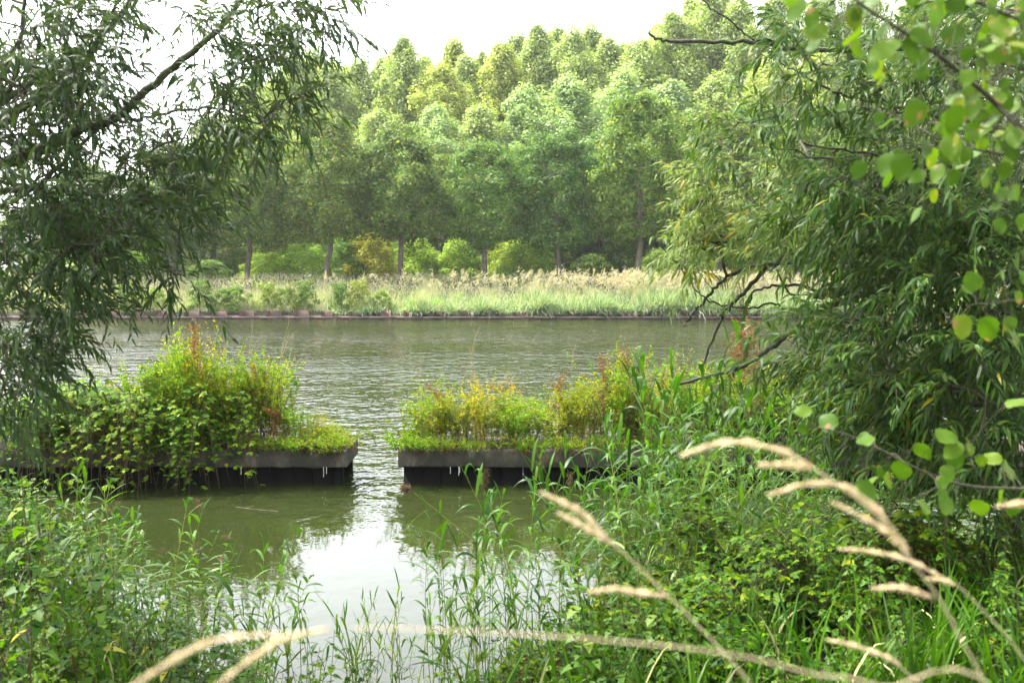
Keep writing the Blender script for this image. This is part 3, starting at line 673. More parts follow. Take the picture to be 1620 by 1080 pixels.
for j, (px, row, Yd, s_) in enumerate([(310, 508, 12.0, 2.2), (432, 640, 11.85, 1.6), (405, 570, 12.1, 1.6), (955, 560, 12.2, 1.5), (985, 545, 12.3, 1.8), (1180, 498, 12.2, 2.2), (1165, 520, 12.3, 2.0), (885, 585, 12.1, 1.3), (1255, 560, 12.2, 2.2), (1285, 570, 12.3, 2.2), (690, 605, 12.1, 1.2)]):
    hh = topz(px, row, Yd) - Z0; q = rusty.place((P(px, 600, Yd)[0], Yd, Z0), U(0, 6), (s_, s_, hh), j)
    lab = {0: 'tallest rusty orange seed stem rising from the weeds left of the gap', 1: 'short thick rust brown seed stem near the beam end left of the gap', 2: 'slender brown seed stem among the weeds left of the gap'}.get(j, 'rust brown seed stem among the weeds right of the gap')
    tag(q, lab, 'seed stem', 'rusty stems on the docks', color=(1.15, 1.25, .9) if j == 0 else (1.1, 1.05, 1))
for j, (px, row, Yd, tl) in enumerate([(447, 500, 12.1, .22), (455, 540, 12.0, .1), (345, 512, 12.3, 0), (395, 515, 12.3, .05), (758, 510, 12.2, .16), (745, 545, 12.2, .12), (728, 575, 12.1, -.1), (675, 555, 12.2, .05), (800, 575, 12.1, .1), (790, 590, 12.1, .2), (915, 540, 12.3, 0), (840, 640, 12.1, .1), (868, 585, 12.1, -.1), (1010, 540, 12.2, .1)]):
    hh = topz(px, row, Yd) - Z0; q = stalks.place((P(px, 600, Yd)[0] - tl * hh * .6, Yd, Z0), 0, (1, 1, hh), j, tilt=(0, tl * .8))
    tag(q, 'thin pale dry stalk sticking up from the weeds ' + ('left' if px < 600 else 'right') + ' of the gap', 'dry stalk', 'dry stalks left of the gap' if px < 600 else 'dry stalks right of the gap')
for j, (px, Yd, s_) in enumerate([(20, 12.2, 1.2), (85, 12.0, 1.15), (150, 11.9, 1.15), (215, 11.95, 1.2), (275, 11.9, 1.15), (335, 11.85, 1.0), (120, 12.4, 1.4), (240, 12.5, 1.4), (375, 12.0, .75), (310, 11.75, .8), (60, 11.7, 1.1), (180, 11.7, 1.0), (250, 11.7, 1.0)]):
    q = brambles.place((P(px, 650, Yd)[0], Yd, Z0 - (.02 if Yd > 11.8 else .1)), U(-.5, .5), s_, j)
    tag(q, 'dark leafy bramble arching over the beam left of the gap', 'bramble', 'brambles on the left dock', color=(U(.8, 1.2), U(.9, 1.2), .9))
for j, (px, Yd, s_) in enumerate([(1120, 12.0, .9), (1210, 11.9, 1.0), (1310, 11.9, 1.1), (1010, 12.1, .7), (1400, 12, 1.1)]):
    q = brambles.place((P(px, 650, Yd)[0], Yd, Z0), U(-.5, .5), s_, j)
    tag(q, 'dark leafy bramble among the weeds right of the gap', 'bramble', 'brambles on the right dock', color=(.9, 1, .9))
tw = MB(); tube(tw, spline([P(372, 785, 10.6) , P(400, 790, 10.5), P(440, 798, 10.4)], 4) * [1, 1, 0] + [0, 0, .008], [.0035]*9, 5); tube(tw, [P(388, 787, 10.55) * [1, 1, 0] + [0, 0, .008], P(402, 784, 10.6) * [1, 1, 0] + [0, 0, .02]], .002, 4)
tag(tw.build('floating_twig', M['bark_grey']), 'pale twig floating on the dark water below the left beam', 'twig')

# ------------------------------------------------------------------ reeds, nettles, grass on the near bank
def make_reed(h=1.7, nl=15, lean=.12, plume=False, Lf=.38, Wf=.026, name='reed'):
    t = thing(name); st = MB(); lx, ly = rng.normal(0, lean) * h, rng.normal(0, lean) * h
    pts = spline([(0, 0, -.25), (lx * .1, ly * .1, h * .35), (lx * .45, ly * .45, h * .72), (lx, ly, h)], 6)
    tube(st, pts, np.linspace(.0040, .0012, len(pts)), 5); st.build('stem', M['reedstem'], t)
    pp = []; dd = []; LL = []; az = U(0, 6.28)
    for i in range(nl):
        f = .14 + .84 * (i + .5) / nl; j = min(len(pts) - 2, int(f * (len(pts) - 1))); fr = f * (len(pts) - 1) - j
        az += math.pi + rng.normal(0, .5); el = U(.5, 1.25) if i < nl - 2 else 1.35
        pp.append(pts[j] * (1 - fr) + pts[j + 1] * fr); dd.append((math.cos(az) * math.cos(el), math.sin(az) * math.cos(el), math.sin(el))); LL.append(Lf * U(.65, 1.2) * (1 - .35 * abs(f - .55)))
    lf = MB(); blades(lf, pp, dd, np.array(LL), Wf * U(.7, 1.25, nl), U(.25, .95, nl), seg=6); lf.build('leaves', M['reed'], t)
    if plume:
        q = MB(); n_ = 160; tt = rng.random(n_); c = pts[-1] + np.stack([tt * .04, tt * 0, tt * .16], 1) + rng.normal(0, .012, (n_, 3))
        leaves(q, c, rdir(n_, .2) + [.5, 0, 0], rdir(n_), U(.02, .045, n_), .004); q.build('plume', M['plume'], t)
    return t
def make_nettle(h=1.1, npair=15, L=.085, W=.68, side=3, leafm=None, name='nettle'):
    t = thing(name); st = MB(); pp = []; dd = []; nn = []; LL = []
    def shoot(base, dir0, hh, npair, az, L):
        d = np.array(dir0); e = base + d * hh + rng.normal(0, .04 * hh, 3); pts = spline([base, (base + e) / 2 + rng.normal(0, .03 * hh, 3), e], 8)
        tube(st, pts, np.linspace(.0035, .0015, len(pts)), 4)
        for i in range(npair):
            f = .12 + .86 * (i + .6) / npair; j = min(len(pts) - 2, int(f * (len(pts) - 1))); q = pts[j] + (pts[j + 1] - pts[j]) * (f * (len(pts) - 1) - j); az += math.pi / 2 + rng.normal(0, .2)
            for s in (0, math.pi):
                if rng.random() < .12: continue
                el = U(-.2, .45) if f < .88 else U(.3, .8); d_ = np.array([math.cos(az + s) * math.cos(el), math.sin(az + s) * math.cos(el), math.sin(el)])
                pl = U(.015, .035) * (1.2 - f); pe = q + d_ * pl; tube(st, [q, pe], .001, 3)
                pp.append(pe); dd.append(d_ - [0, 0, .35]); nn.append([-d_[0] * .2 + rng.normal(0, .25), -d_[1] * .2 + rng.normal(0, .25), 1]); LL.append(L * U(.75, 1.2) * np.interp(f, [0, .5, .85, 1], [.9, 1, .75, .4]))
    shoot(np.array([0, 0, -.05]), (rng.normal(0, .08), rng.normal(0, .08), 1), h, npair, U(0, 6), L)
    for k in range(side):
        o = norm(np.array([rng.normal(0, .5), rng.normal(0, .5), 1])); shoot(np.array([0, 0, h * U(.05, .5)]), o, h * U(.3, .5), max(4, npair // 2), U(0, 6), L * .75)
    st.build('stem', M['stem'], t); lf = MB(); LL = np.array(LL)
    leaves(lf, pp, dd, np.array(nn), LL, LL * W, 'nettle', droop=.15); lf.build('leaves', leafm or M['nettle'], t)
    return t
def make_tuft(n=34, h=.55, name='grass_tuft', mat=None, W=.009, dry=2):
    t = thing(name); lf = MB(); p = rng.normal(0, .05, (n, 3)) * [1, 1, 0]; d = rng.normal(0, .33, (n, 3)); d[:, 2] = 1
    blades(lf, p, d, h * U(.5, 1.15, n), W * U(.6, 1.3, n), U(.15, .75, n), seg=5); lf.build('blades', mat or M['grass'], t)
    if dry:
        q = MB(); d = rng.normal(0, .45, (dry, 3)); d[:, 2] = .8; blades(q, np.zeros((dry, 3)), d, h * U(.7, 1.2, dry), W, U(.4, 1.1, dry), seg=5); q.build('dry_blades', M['straw'], t)
    return t

reeds = Pool([make_reed(1.7, nl=14 + k % 4, lean=.08 + .03 * (k % 3), plume=(k == 3), Lf=.34 + .03 * (k % 3)) for k in range(8)])
yreeds = Pool([make_reed(.75, nl=7, lean=.16, Lf=.26, Wf=.014, name='young_reed') for k in range(6)])
nettles = Pool([make_nettle(1.05, 12 + k % 3, L=.094, side=2 + k % 3) for k in range(6)])
herbs2 = Pool([make_nettle(.5, 7, L=.062, W=.8, side=4, leafm=M['nettle'], name='leafy_herb') for k in range(5)])
tufts = Pool([make_tuft(30, .55, W=.011, dry=1 + k % 3) for k in range(5)])

def pxof(x, Yd): return 810 + F * x / (Yd * math.cos(PITCH) + .15)
def scatter(pool, n, x0, x1, y0, y1, top, hnom, label, cat, group, pxr=(-250, 1900), zmin=-.02, hmin=.25, hmax=1.6, jit=25, tilt=(.0, .0), wide=.6, tint=.15, color=(1, 1, 1)):
    k = 0; tries = 0
    while k < n and tries < n * 60:
        tries += 1; x, yy = U(x0, x1), U(y0, y1); px = pxof(x, yy)
        if not (pxr[0] < px < pxr[1]): continue
        z = float(zground(x, yy))
        if z < zmin: continue
        zb = max(z, -.12); row = np.interp(px, *top) + abs(rng.normal(0, jit)) * 1.4
        h = topz(px, row, yy) - zb
        if h < hmin: continue
        h = min(h, hmax * U(.8, 1)); s = h / hnom; sw = s ** wide
        q = pool.place((x, yy, zb), U(0, 6.28), (sw, sw, s), tilt=(tilt[0] + rng.normal(0, .05), tilt[1] + rng.normal(0, .06)))
        v = U(1 - tint, 1 + tint); tag(q, label, cat, group, color=(color[0] * v * U(.92, 1.08), color[1] * v, color[2] * v * U(.85, 1.1))); k += 1
NL = ([-300, 0, 60, 110, 160, 200, 300, 360, 430, 520, 600], [690, 695, 715, 745, 800, 840, 905, 965, 985, 980, 1050])
NR = ([640, 700, 760, 850, 950, 1100, 1250, 1450, 1700], [1060, 1000, 940, 870, 840, 830, 810, 800, 770])
RR = ([640, 680, 750, 800, 850, 900, 960, 1010, 1060, 1100, 1150, 1220, 1300, 1400, 1500, 1700], [800, 775, 745, 750, 715, 680, 665, 640, 600, 560, 600, 630, 665, 700, 725, 730])
scatter(nettles, 26, -4.6, -2.6, 4.6, 7.2, NL, 1.05, 'leafy green nettle in the thicket on the near bank left of the pool', 'nettle', 'nettles on the left bank', pxr=(-120, 190), jit=12, hmin=.6, hmax=1.7)
scatter(nettles, 32, -4.6, -1.3, 3.6, 7.2, NL, 1.05, 'leafy green nettle in the thicket on the near bank left of the pool', 'nettle', 'nettles on the left bank', pxr=(-200, 380), jit=22)
scatter(nettles, 12, -2.4, -.7, 3.8, 5.4, NL, 1.05, 'small green nettle leaning out beside the bright pool', 'nettle', 'small nettles beside the pool', pxr=(330, 600), hmin=.2, hmax=.8, jit=15)
scatter(tufts, 30, -4.0, -1.2, 4.4, 7.4, NL, .55, 'green grass tuft between the nettles left of the pool', 'grass tuft', 'grass tufts on the left bank', pxr=(-100, 480), zmin=-.15, hmax=.75, color=(.8, .9, .7))
LR = ([80, 150, 200, 260, 330, 400, 470], [730, 745, 780, 800, 820, 840, 870])
scatter(reeds, 44, -4.2, -1.5, 5.6, 7.8, LR, 1.7, 'narrow leaved reed at the water edge left of the pool', 'reed', 'reeds left of the pool', pxr=(80, 460), zmin=-.5, hmin=.4, hmax=1.3, jit=30, tilt=(0, .25), wide=.15)
YR = ([380, 450, 520, 600, 700, 780], [900, 880, 930, 930, 900, 860])
scatter(yreeds, 64, -2.4, .3, 4.9, 6.8, YR, .75, 'thin young reed standing in the bright pool', 'young reed', 'young reeds standing in the pool', pxr=(400, 800), zmin=-.9, hmin=.16, hmax=.75, jit=40)
scatter(reeds, 255, -.7, 5.6, 5.3, 8.9, RR, 1.7, 'tall green reed in the dense stand right of the pool', 'reed', 'reeds right of the pool', pxr=(670, 1720), zmin=-.6, hmin=.5, hmax=2.1, jit=55, tilt=(0, -.10), color=(.72, .82, .72), tint=.3)
scatter(nettles, 62, .2, 4.6, 3.6, 7.0, NR, 1.05, 'leafy nettle in the green tangle on the near bank right of the pool', 'nettle', 'nettles on the right bank', pxr=(760, 1750), hmin=.25, hmax=1.15, jit=60, color=(.78, .85, .75), tint=.3)
scatter(herbs2, 110, -.6, 3.8, 3.4, 6.4, NR, .5, 'low leafy herb covering the near bank right of the pool', 'herb', 'low herbs on the right bank', pxr=(680, 1750), hmin=.12, hmax=.55, jit=90, color=(.75, .82, .8))
for px, Yd, s_ in [(800, 5.0, .75), (880, 4.6, .7), (960, 5.3, .9), (1060, 5.0, .85), (1180, 5.4, 1.0), (1290, 4.9, .85), (1400, 5.5, 1.0), (1500, 5.0, .9), (1600, 5.4, 1.0), (740, 5.3, .55), (1120, 4.3, .6)]:
    q = brambles.place(at(px, Yd), U(0, 6), s_); tag(q, 'arching bramble in the tangle on the near bank right of the pool', 'bramble', 'brambles on the near bank', color=(U(.6, .95), U(.7, .95), .8))
scatter(herbs2, 50, -3.6, -1.0, 3.4, 5.6, NL, .5, 'low leafy herb covering the near bank left of the pool', 'herb', 'low herbs on the left bank', pxr=(-200, 640), hmin=.12, hmax=.45, jit=60)
scatter(tufts, 165, -.2, 4.4, 3.4, 7.6, NR, .55, 'long bladed grass tuft on the near bank right of the pool', 'grass tuft', 'grass tufts on the right bank', pxr=(720, 1750), hmin=.25, hmax=1.05, jit=60, tilt=(0, -.08), color=(.58, .68, .5), tint=.35)
for px, Yd, row in [(1092, 7.2, 470), (1075, 7.4, 520), (1105, 7.0, 540), (1120, 7.3, 560), (1045, 7.1, 565)]:
    q = reeds.place((P(px, 600, Yd)[0], Yd, -.1), U(0, 6), (1.25, 1.25, (topz(px, row, Yd) + .1) / 1.8), tilt=(0, rng.normal(0, .04)))
    tag(q, 'tallest broad leaved reed reaching up in front of the willow branches', 'reed', 'tallest reeds before the willow', color=(.85, 1, .8))
# one leaning reed with a brown plume over the pool
q = MB(); t = thing('plumed_reed', P(830, 1000, 6.2)); org = P(830, 1000, 6.2)
pts = spline([P(830, 1060, 6.2), P(800, 960, 6.2), P(760, 870, 6.2), P(700, 815, 6.2), P(650, 775, 6.2)], 7) - org
tube(q, pts, np.linspace(.0035, .0014, len(pts)), 5); q.build('stem', M['reedstem'], t)
q = MB(); idx = [8, 11, 14, 17, 20, 23]; blades(q, pts[idx], np.array([(-.3, .1, -.25)] * 6) + rng.normal(0, .15, (6, 3)), np.array([.36, .38, .34, .32, .28, .24]), .022, .65, seg=6); q.build('leaves', M['reed'], t)
q = MB(); n_ = 220; tt = rng.random(n_)[:, None]; c = pts[-1] + np.array([-.05, 0, .02]) * tt + rng.normal(0, .011, (n_, 3)); leaves(q, c, rdir(n_) + [-.8, 0, -.2], rdir(n_), .03, .005); q.build('plume', M['plume'], t)
tag(t, 'leaning reed with a brown plume bending left over the water', 'reed')

def cover(n, x0, x1, y0, y1, hmax, Lr):
    x = U(x0, x1, n); y = U(y0, y1, n); z = zground(x, y); k = z > -.05; x, y, z = x[k], y[k], z[k]; n = len(x)
    return np.stack([x, y, z + hmax * rng.random(n) ** 1.3], 1), rdir(n), rdir(n, 1.6), U(*Lr, n)
mb = MB()
for a in ((9000, -5, 6, 2.8, 9, .22, (.025, .06)), (4000, -12, 12, -1, 9, .2, (.03, .07))):
    p, d, nn, L = cover(*a); d[:, 2] *= .3; leaves(mb, p, d, nn, L, L * .7, 'oval')
tag(mb.build('ground_cover', M['nettle']), 'low green leaves covering the soil of the near bank', 'ground cover', kind='stuff')
mb = MB(); p, d, nn, L = cover(15000, -6, 7, 2.5, 9, .02, (.15, .45)); d = rng.normal(0, .4, (len(p), 3)); d[:, 2] = 1; blades(mb, p, d, L, .006, .5, seg=3)
tag(mb.build('bank_grass', M['grass']), 'short green grass between the plants of the near bank', 'grass', kind='stuff')

# ------------------------------------------------------------------ near willows
def px_path(pts, Yd):                       # pts: (photo x, photo y[, distance])
    return [P(p[0], p[1], p[2] if len(p) > 2 else Yd) for p in pts]
def make_willow(base, trunk_pts, limbs, ellipses, leafmats, label, depth, tl=(.26, .42), leafL=.085, nper=15, twigs_per=2, droop=.55, color=None, outv=0.):
    t = thing('willow_tree', base); O = np.array(base)
    tr = MB(); pts = spline(trunk_pts, 8) - O; tube(tr, pts, np.linspace(.19, .06, len(pts)), 12); tr.build('trunk', M['bark_willow'], t, smooth=True)
    nodes = list(pts[6:]); par = [-1] * len(nodes)
    for (lp, r0, r1) in limbs:
        q = MB(); sp = spline(px_path(lp, depth), 7) - O; sp = sp + rng.normal(0, .006, sp.shape); tube(q, sp, np.linspace(r0, r1, len(sp)), 7)
        q.build('branch', M['bark_willow'], t, smooth=True); nodes += list(sp[1:]); par += [-1] * (len(sp) - 1)
    first = len(nodes); tg = []
    for (cx, cy, rx, ry, n, dmin, dmax, mi) in ellipses:
        a = U(0, 6.28, n); r = np.sqrt(rng.random(n))
        for k in range(n): tg.append(np.append(P(cx + rx * r[k] * math.cos(a[k]), cy + ry * r[k] * math.sin(a[k]), U(dmin, dmax)) - O, mi))
    tg = np.array(tg); order = tg[:, :3]
    nd, pr = grow(nodes, par, order)
    st = MB(); branches(st, nd, pr, first, .0021, 4)
    groups = {k: ([], [], [], []) for k in range(len(leafmats))}
    for i in range(first, len(nd)):
        dist = np.linalg.norm(tg[:, :3] - nd[i], axis=1); j = int(np.argmin(dist))
        if dist[j] > .02: continue
        mi = int(tg[j, 3]); pd = norm(nd[i] - nd[pr[i]])
        for k in range(twigs_per + int(rng.random() < .4)):
            ln = U(*tl); d0 = norm(pd * .7 + rng.normal(0, .55, 3) + [outv, 0, .12]); g = droop * U(.5, 1.4)
            tt = np.linspace(0, 1, 7)[:, None]; tp = nd[i] + d0 * tt * ln; tp[:, 2] -= (tt[:, 0] ** 2) * g * ln
            tube(st, tp, np.linspace(.0016, .0006, 7), 3)
            f = np.linspace(.08, 1, nper) * 6; i0 = np.minimum(f.astype(int), 5); fr = (f - i0)[:, None]; q = tp[i0] * (1 - fr) + tp[i0 + 1] * fr; ax = norm(tp[i0 + 1] - tp[i0])
            sd = norm(np.cross(ax, rng.normal(0, 1, 3) + [0, 0, 1.2])); sg = np.where(np.arange(nper) % 2, 1, -1)[:, None]
            d = ax * .75 + sd * sg * U(.35, .8, nper)[:, None] + rng.normal(0, .2, (nper, 3)); d[:, 2] -= .13
            g_ = groups[mi]; g_[0].append(q); g_[1].append(d); g_[2].append(rdir(nper, 1.1)); g_[3].append(leafL * U(.65, 1.2, nper) * np.interp(f, [0, 3, 6], [.85, 1, .65]))
    st.build('twigs', M['bark_twig'], t)
    for k, g_ in groups.items():
        if not g_[0]: continue
        lf = MB(); L = np.concatenate(g_[3]); leaves(lf, np.concatenate(g_[0]), np.concatenate(g_[1]), np.concatenate(g_[2]), L, L * U(.17, .25, len(L)), 'lance', droop=.3)
        lf.build('crown', leafmats[k], t)
    tag(t, label, 'tree', color=color); return t

wb = (-4.7, 5.6, float(zground(-4.7, 5.6)))
make_willow(wb, [np.array(wb) + [0, 0, -.2], (-4.6, 5.6, 1.6), (-4.3, 5.6, 2.6), (-4.0, 5.5, 3.6), (-3.9, 5.4, 5.0)],
  [([(-330, 330), (-120, 300), (0, 262), (60, 238), (130, 205), (178, 188), (232, 145), (290, 95), (345, 48), (390, -10), (430, -70)], .040, .010),
   ([(-280, 300), (-100, 240), (0, 190), (70, 150), (130, 95), (200, 10), (230, -60)], .036, .012),
   ([(-240, 200), (-90, 185), (0, 160), (80, 110), (150, 50), (190, 0)], .024, .008),
   ([(-10, 190), (25, 120), (35, 40), (45, -40)], .014, .010),
   ([(-300, 400), (-100, 350), (0, 305), (60, 292), (110, 245), (165, 198)], .026, .008),
   ([(178, 188), (210, 192), (262, 178), (330, 172), (385, 184), (408, 197)], .010, .005),
   ([(185, 255), (230, 240), (280, 222), (330, 222), (390, 252)], .007, .003),
   ([(-120, 360), (0, 330), (70, 290), (110, 273), (160, 273), (230, 270)], .012, .003),
   ([(-150, 420), (0, 385), (60, 392), (110, 408), (170, 416), (240, 425), (315, 432)], .010, .0025),
   ([(-250, 450), (-100, 470), (0, 480), (60, 500), (110, 520)], .014, .004),
   ([(-200, 520), (-80, 560), (0, 590), (40, 620)], .010, .003)],
  [(50, 50, 150, 110, 70, 4.6, 6.4, 0), (110, 140, 90, 60, 40, 4.8, 6.2, 0), (30, 150, 80, 90, 40, 4.6, 6.6, 0), (10, 240, 80, 60, 26, 4.8, 6.4, 0), (150, 30, 60, 40, 10, 4.8, 5.8, 0),
   (370, 100, 80, 55, 28, 5.0, 6.0, 1), (435, 35, 70, 40, 18, 5.0, 5.8, 1), (300, 15, 50, 30, 7, 5, 5.8, 1), (390, 180, 75, 35, 20, 5.0, 6.0, 1), (300, 215, 110, 45, 28, 5.0, 6.2, 1), (490, 20, 35, 30, 8, 5, 5.6, 1),
   (270, 265, 90, 40, 18, 5.0, 6.2, 1), (170, 300, 130, 60, 42, 4.8, 6.4, 0), (60, 350, 120, 70, 46, 4.6, 6.4, 0), (170, 370, 80, 40, 22, 4.8, 6.0, 0), (70, 430, 110, 60, 40, 4.8, 6.4, 0), (110, 490, 55, 35, 14, 5, 6, 0), (40, 520, 60, 60, 24, 4.8, 6.0, 0),
   (20, 600, 45, 50, 16, 4.8, 5.8, 0), (300, 350, 50, 30, 6, 5, 5.6, 1), (-80, 400, 90, 150, 30, 4.8, 6.4, 0), (250, 428, 60, 12, 5, 5, 5.3, 0), (465, 145, 25, 15, 4, 5, 5.6, 1), (10, 650, 30, 40, 8, 4.8, 5.6, 0)],
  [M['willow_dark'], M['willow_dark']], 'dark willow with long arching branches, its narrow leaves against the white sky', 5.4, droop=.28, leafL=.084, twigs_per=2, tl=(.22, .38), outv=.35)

wb = (4.9, 6.0, float(zground(4.9, 6.0)))
make_willow(wb, [np.array(wb) + [0, 0, -.2], (4.8, 6.0, 1.5), (4.5, 5.9, 2.5), (4.2, 5.8, 3.5), (4.0, 5.8, 5.0)],
  [([(1950, 380, 6), (1760, 420, 6), (1560, 440, 6.2), (1450, 440, 6.4), (1370, 452, 6.5), (1290, 468, 6.6)], .060, .030),
   ([(1300, 466, 6.6), (1275, 453, 6.6), (1230, 452, 6.6), (1195, 460, 6.6), (1185, 480, 6.6)], .012, .006),
   ([(1450, 440, 6.4), (1370, 420, 6.5), (1290, 412, 6.6), (1210, 420, 6.7), (1150, 437, 6.7), (1125, 465, 6.7), (1100, 492, 6.7), (1082, 515, 6.7)], .020, .007),
   ([(1215, 420, 6.7), (1180, 460, 6.7), (1152, 487, 6.7), (1138, 512, 6.7), (1120, 555, 6.7), (1108, 600, 6.7)], .016, .008),
   ([(1048, 392, 6.8), (1085, 437, 6.8), (1112, 470, 6.7), (1148, 483, 6.7), (1190, 487, 6.6), (1222, 480, 6.6), (1255, 498, 6.6)], .005, .008),
   ([(1760, 420, 6), (1560, 440, 6.2), (1400, 455, 6.4), (1300, 492, 6.6), (1250, 528, 6.6), (1210, 556, 6.6), (1160, 585, 6.6), (1060, 612, 6.6)], .034, .010),
   ([(1305, 455, 6.4), (1290, 465, 6.4), (1245, 466, 6.4)], .007, .004),
   ([(1900, 200, 5.6), (1700, 130, 5.6), (1520, 85, 5.6), (1380, 76, 5.6), (1285, 78, 5.6), (1190, 67, 5.6), (1085, 66, 5.6), (1040, 62, 5.6), (1027, 50, 5.6)], .022, .006),
   ([(1240, 78, 5.6), (1190, 60, 5.6), (1150, 28, 5.6), (1105, -2, 5.6)], .008, .004),
   ([(1700, 250, 5.6), (1500, 190, 5.6), (1400, 165, 5.6), (1330, 150, 5.6), (1262, 115, 5.6), (1215, 90, 5.6)], .014, .003),
   ([(1800, 380, 5.6), (1600, 330, 5.6), (1450, 260, 5.6), (1350, 240, 5.6), (1250, 225, 5.6)], .018, .004),
   ([(1900, 560, 5.6), (1700, 540, 5.6), (1560, 520, 5.6), (1420, 540, 5.6)], .02, .006),
   ([(1900, 660, 5.4), (1700, 640, 5.4), (1560, 620, 5.4)], .02, .008)],
  [(1150, 300, 70, 50, 22, 6.3, 7.0, 1), (1190, 350, 110, 55, 44, 6.2, 7.0, 1), (1120, 395, 60, 40, 16, 6.4, 7.0, 1), (1250, 385, 80, 40, 22, 6.0, 6.8, 1),
   (1330, 330, 110, 60, 40, 5.2, 6.4, 0), (1300, 265, 80, 45, 11, 5.2, 6.2, 0), (1230, 200, 70, 40, 6, 5.2, 5.8, 0), (1160, 240, 40, 20, 3, 5.4, 5.8, 0), (1250, 115, 80, 40, 8, 5.2, 5.8, 0), (1350, 160, 80, 60, 16, 5.2, 6, 0),
   (1320, 60, 90, 60, 18, 5.2, 6, 0), (1450, 110, 110, 110, 44, 4.8, 6.2, 0), (1560, 90, 90, 110, 30, 4.8, 6, 0), (1440, 300, 110, 80, 56, 4.8, 6.2, 0), (1560, 300, 110, 110, 56, 4.6, 6, 0), (1470, 420, 130, 70, 56, 4.8, 6.2, 0), (1370, 400, 50, 30, 10, 5.4, 6.2, 0),
   (1400, 500, 110, 50, 36, 5.0, 6.2, 0), (1330, 540, 60, 40, 14, 5.2, 6.2, 0), (1250, 560, 50, 30, 6, 5.6, 6.4, 0), (1560, 480, 110, 90, 54, 4.6, 6, 0), (1450, 580, 100, 60, 40, 4.8, 6, 0), (1560, 620, 90, 80, 44, 4.6, 5.8, 0), (1420, 650, 70, 40, 16, 4.9, 5.8, 0), (1590, 710, 60, 50, 24, 4.6, 5.6, 0), (1370, 640, 60, 50, 20, 5.2, 6, 0), (1480, 690, 70, 50, 26, 4.9, 5.8, 0), (1300, 600, 40, 40, 10, 5.4, 6, 0), (1510, 560, 110, 70, 34, 5.4, 6.6, 0), (1600, 600, 60, 80, 26, 5.2, 6.4, 0), (1440, 620, 80, 50, 20, 5.4, 6.4, 0), (1560, 760, 70, 40, 16, 4.8, 5.6, 0),
   (1680, 350, 60, 300, 60, 4.8, 6.2, 0), (1120, 615, 40, 15, 3, 6.4, 6.7, 0)],
  [M['willow'], M['willow_pale']], 'leafy green willow filling the right of the view over bare crooked lower limbs', 6.0, droop=.36, outv=-.45, leafL=.088, tl=(.2, .38), twigs_per=2, nper=16)

# ------------------------------------------------------------------ aspen branches close to the camera
def make_aspen(paths, leafspots, label, base, L=.05):
    t = thing('aspen_sapling', base); O = np.array(base); st = MB(); q = MB(); first = True
    nodes = []
    for (pp, r0, r1, ground_) in paths:
        sp = spline([np.array(a) for a in ground_] + px_path(pp, 2), 7) - O; tube(st, sp, np.linspace(r0, r1, len(sp)), 6); nodes += list(sp[len(ground_) * 7:])
    nodes = np.array(nodes); A = []; D = []; N_ = []
    for (px, py, Yd) in leafspots:
        c = P(px, py, Yd) - O; j = int(np.argmin(np.linalg.norm(nodes - c, axis=1))); pe = c
        mid = (nodes[j] + pe) / 2 + [0, 0, .008]; tube(st, [nodes[j], mid, pe], [.0011, .0008, .0008], 4)
        A.append(pe); dd = norm(pe - nodes[j]) * .6 + rng.normal(0, .45, 3); dd[2] -= .45; D.append(dd); N_.append(norm(np.array([rng.normal(0, .5), -.75, .65]) + rng.normal(0, .25, 3)))
    st.build('branch', M['bark_twig'], t, smooth=True); L_ = L * U(.6, 1.35, len(A)); leaves(q, A, D, np.array(N_), L_, L_ * .86, 'round', droop=.08); q.build('leaves', M['aspen'], t)
    return tag(t, label, 'sapling')
def around(paths, n, sx, sy, dj=.12):
    out = []
    for (pp, *_r) in paths:
        a = np.array([(p[0], p[1], p[2]) for p in pp], float); sp = spline(a, 12)
        for i in range(n):
            c = sp[int(U(.05, .999) * len(sp))]; out.append((c[0] + rng.normal(0, sx), c[1] + rng.normal(0, sy), c[2] + rng.normal(0, dj)))
    return out
g0 = (2.2, 2.2, float(zground(2.2, 2.2)))
pth = [([(1720, 290, 2.0), (1620, 207, 1.95), (1560, 150, 1.9), (1490, 92, 1.85), (1420, 45, 1.8), (1360, 5, 1.8), (1330, -30, 1.8)], .0075, .002, [g0, (2.1, 2.2, 1.9), (1.7, 2.1, 2.7)]),
       ([(1720, 60, 2.0), (1620, 34, 2.0), (1540, 0, 2.0), (1500, -30, 2.0)], .005, .0018, [(1.75, 2.1, 2.75), (1.4, 2.05, 2.95)]),
       ([(1720, 205, 2.2), (1620, 204, 2.2), (1560, 203, 2.1), (1500, 198, 2.1), (1460, 192, 2.1)], .0035, .0015, [(1.75, 2.1, 2.6)]),
       ([(1720, 262, 2.3), (1620, 247, 2.2), (1560, 240, 2.2), (1490, 222, 2.2), (1430, 190, 2.2)], .0035, .0015, [(1.75, 2.1, 2.5)]),
       ([(1720, 120, 2.1), (1620, 110, 2.1), (1560, 130, 2.0)], .003, .0015, [(1.8, 2.1, 2.7)])]
ls = around(pth, 52, 52, 46) + [(1425, 85, 1.8), (1400, 115, 1.8), (1435, 60, 1.8), (1310, 55, 1.8), (1300, 60, 1.85), (1460, 160, 1.9), (1500, 210, 2), (1520, 20, 1.9), (1480, 20, 1.9), (1560, 60, 2), (1600, 90, 2), (1380, 20, 1.8), (1350, 10, 1.8), (1590, 20, 2.)]
make_aspen(pth, ls, 'aspen sapling with spotted round leaves hanging across the upper right corner', g0, L=.037)
g1 = (2.3, 2.6, float(zground(2.3, 2.6)))
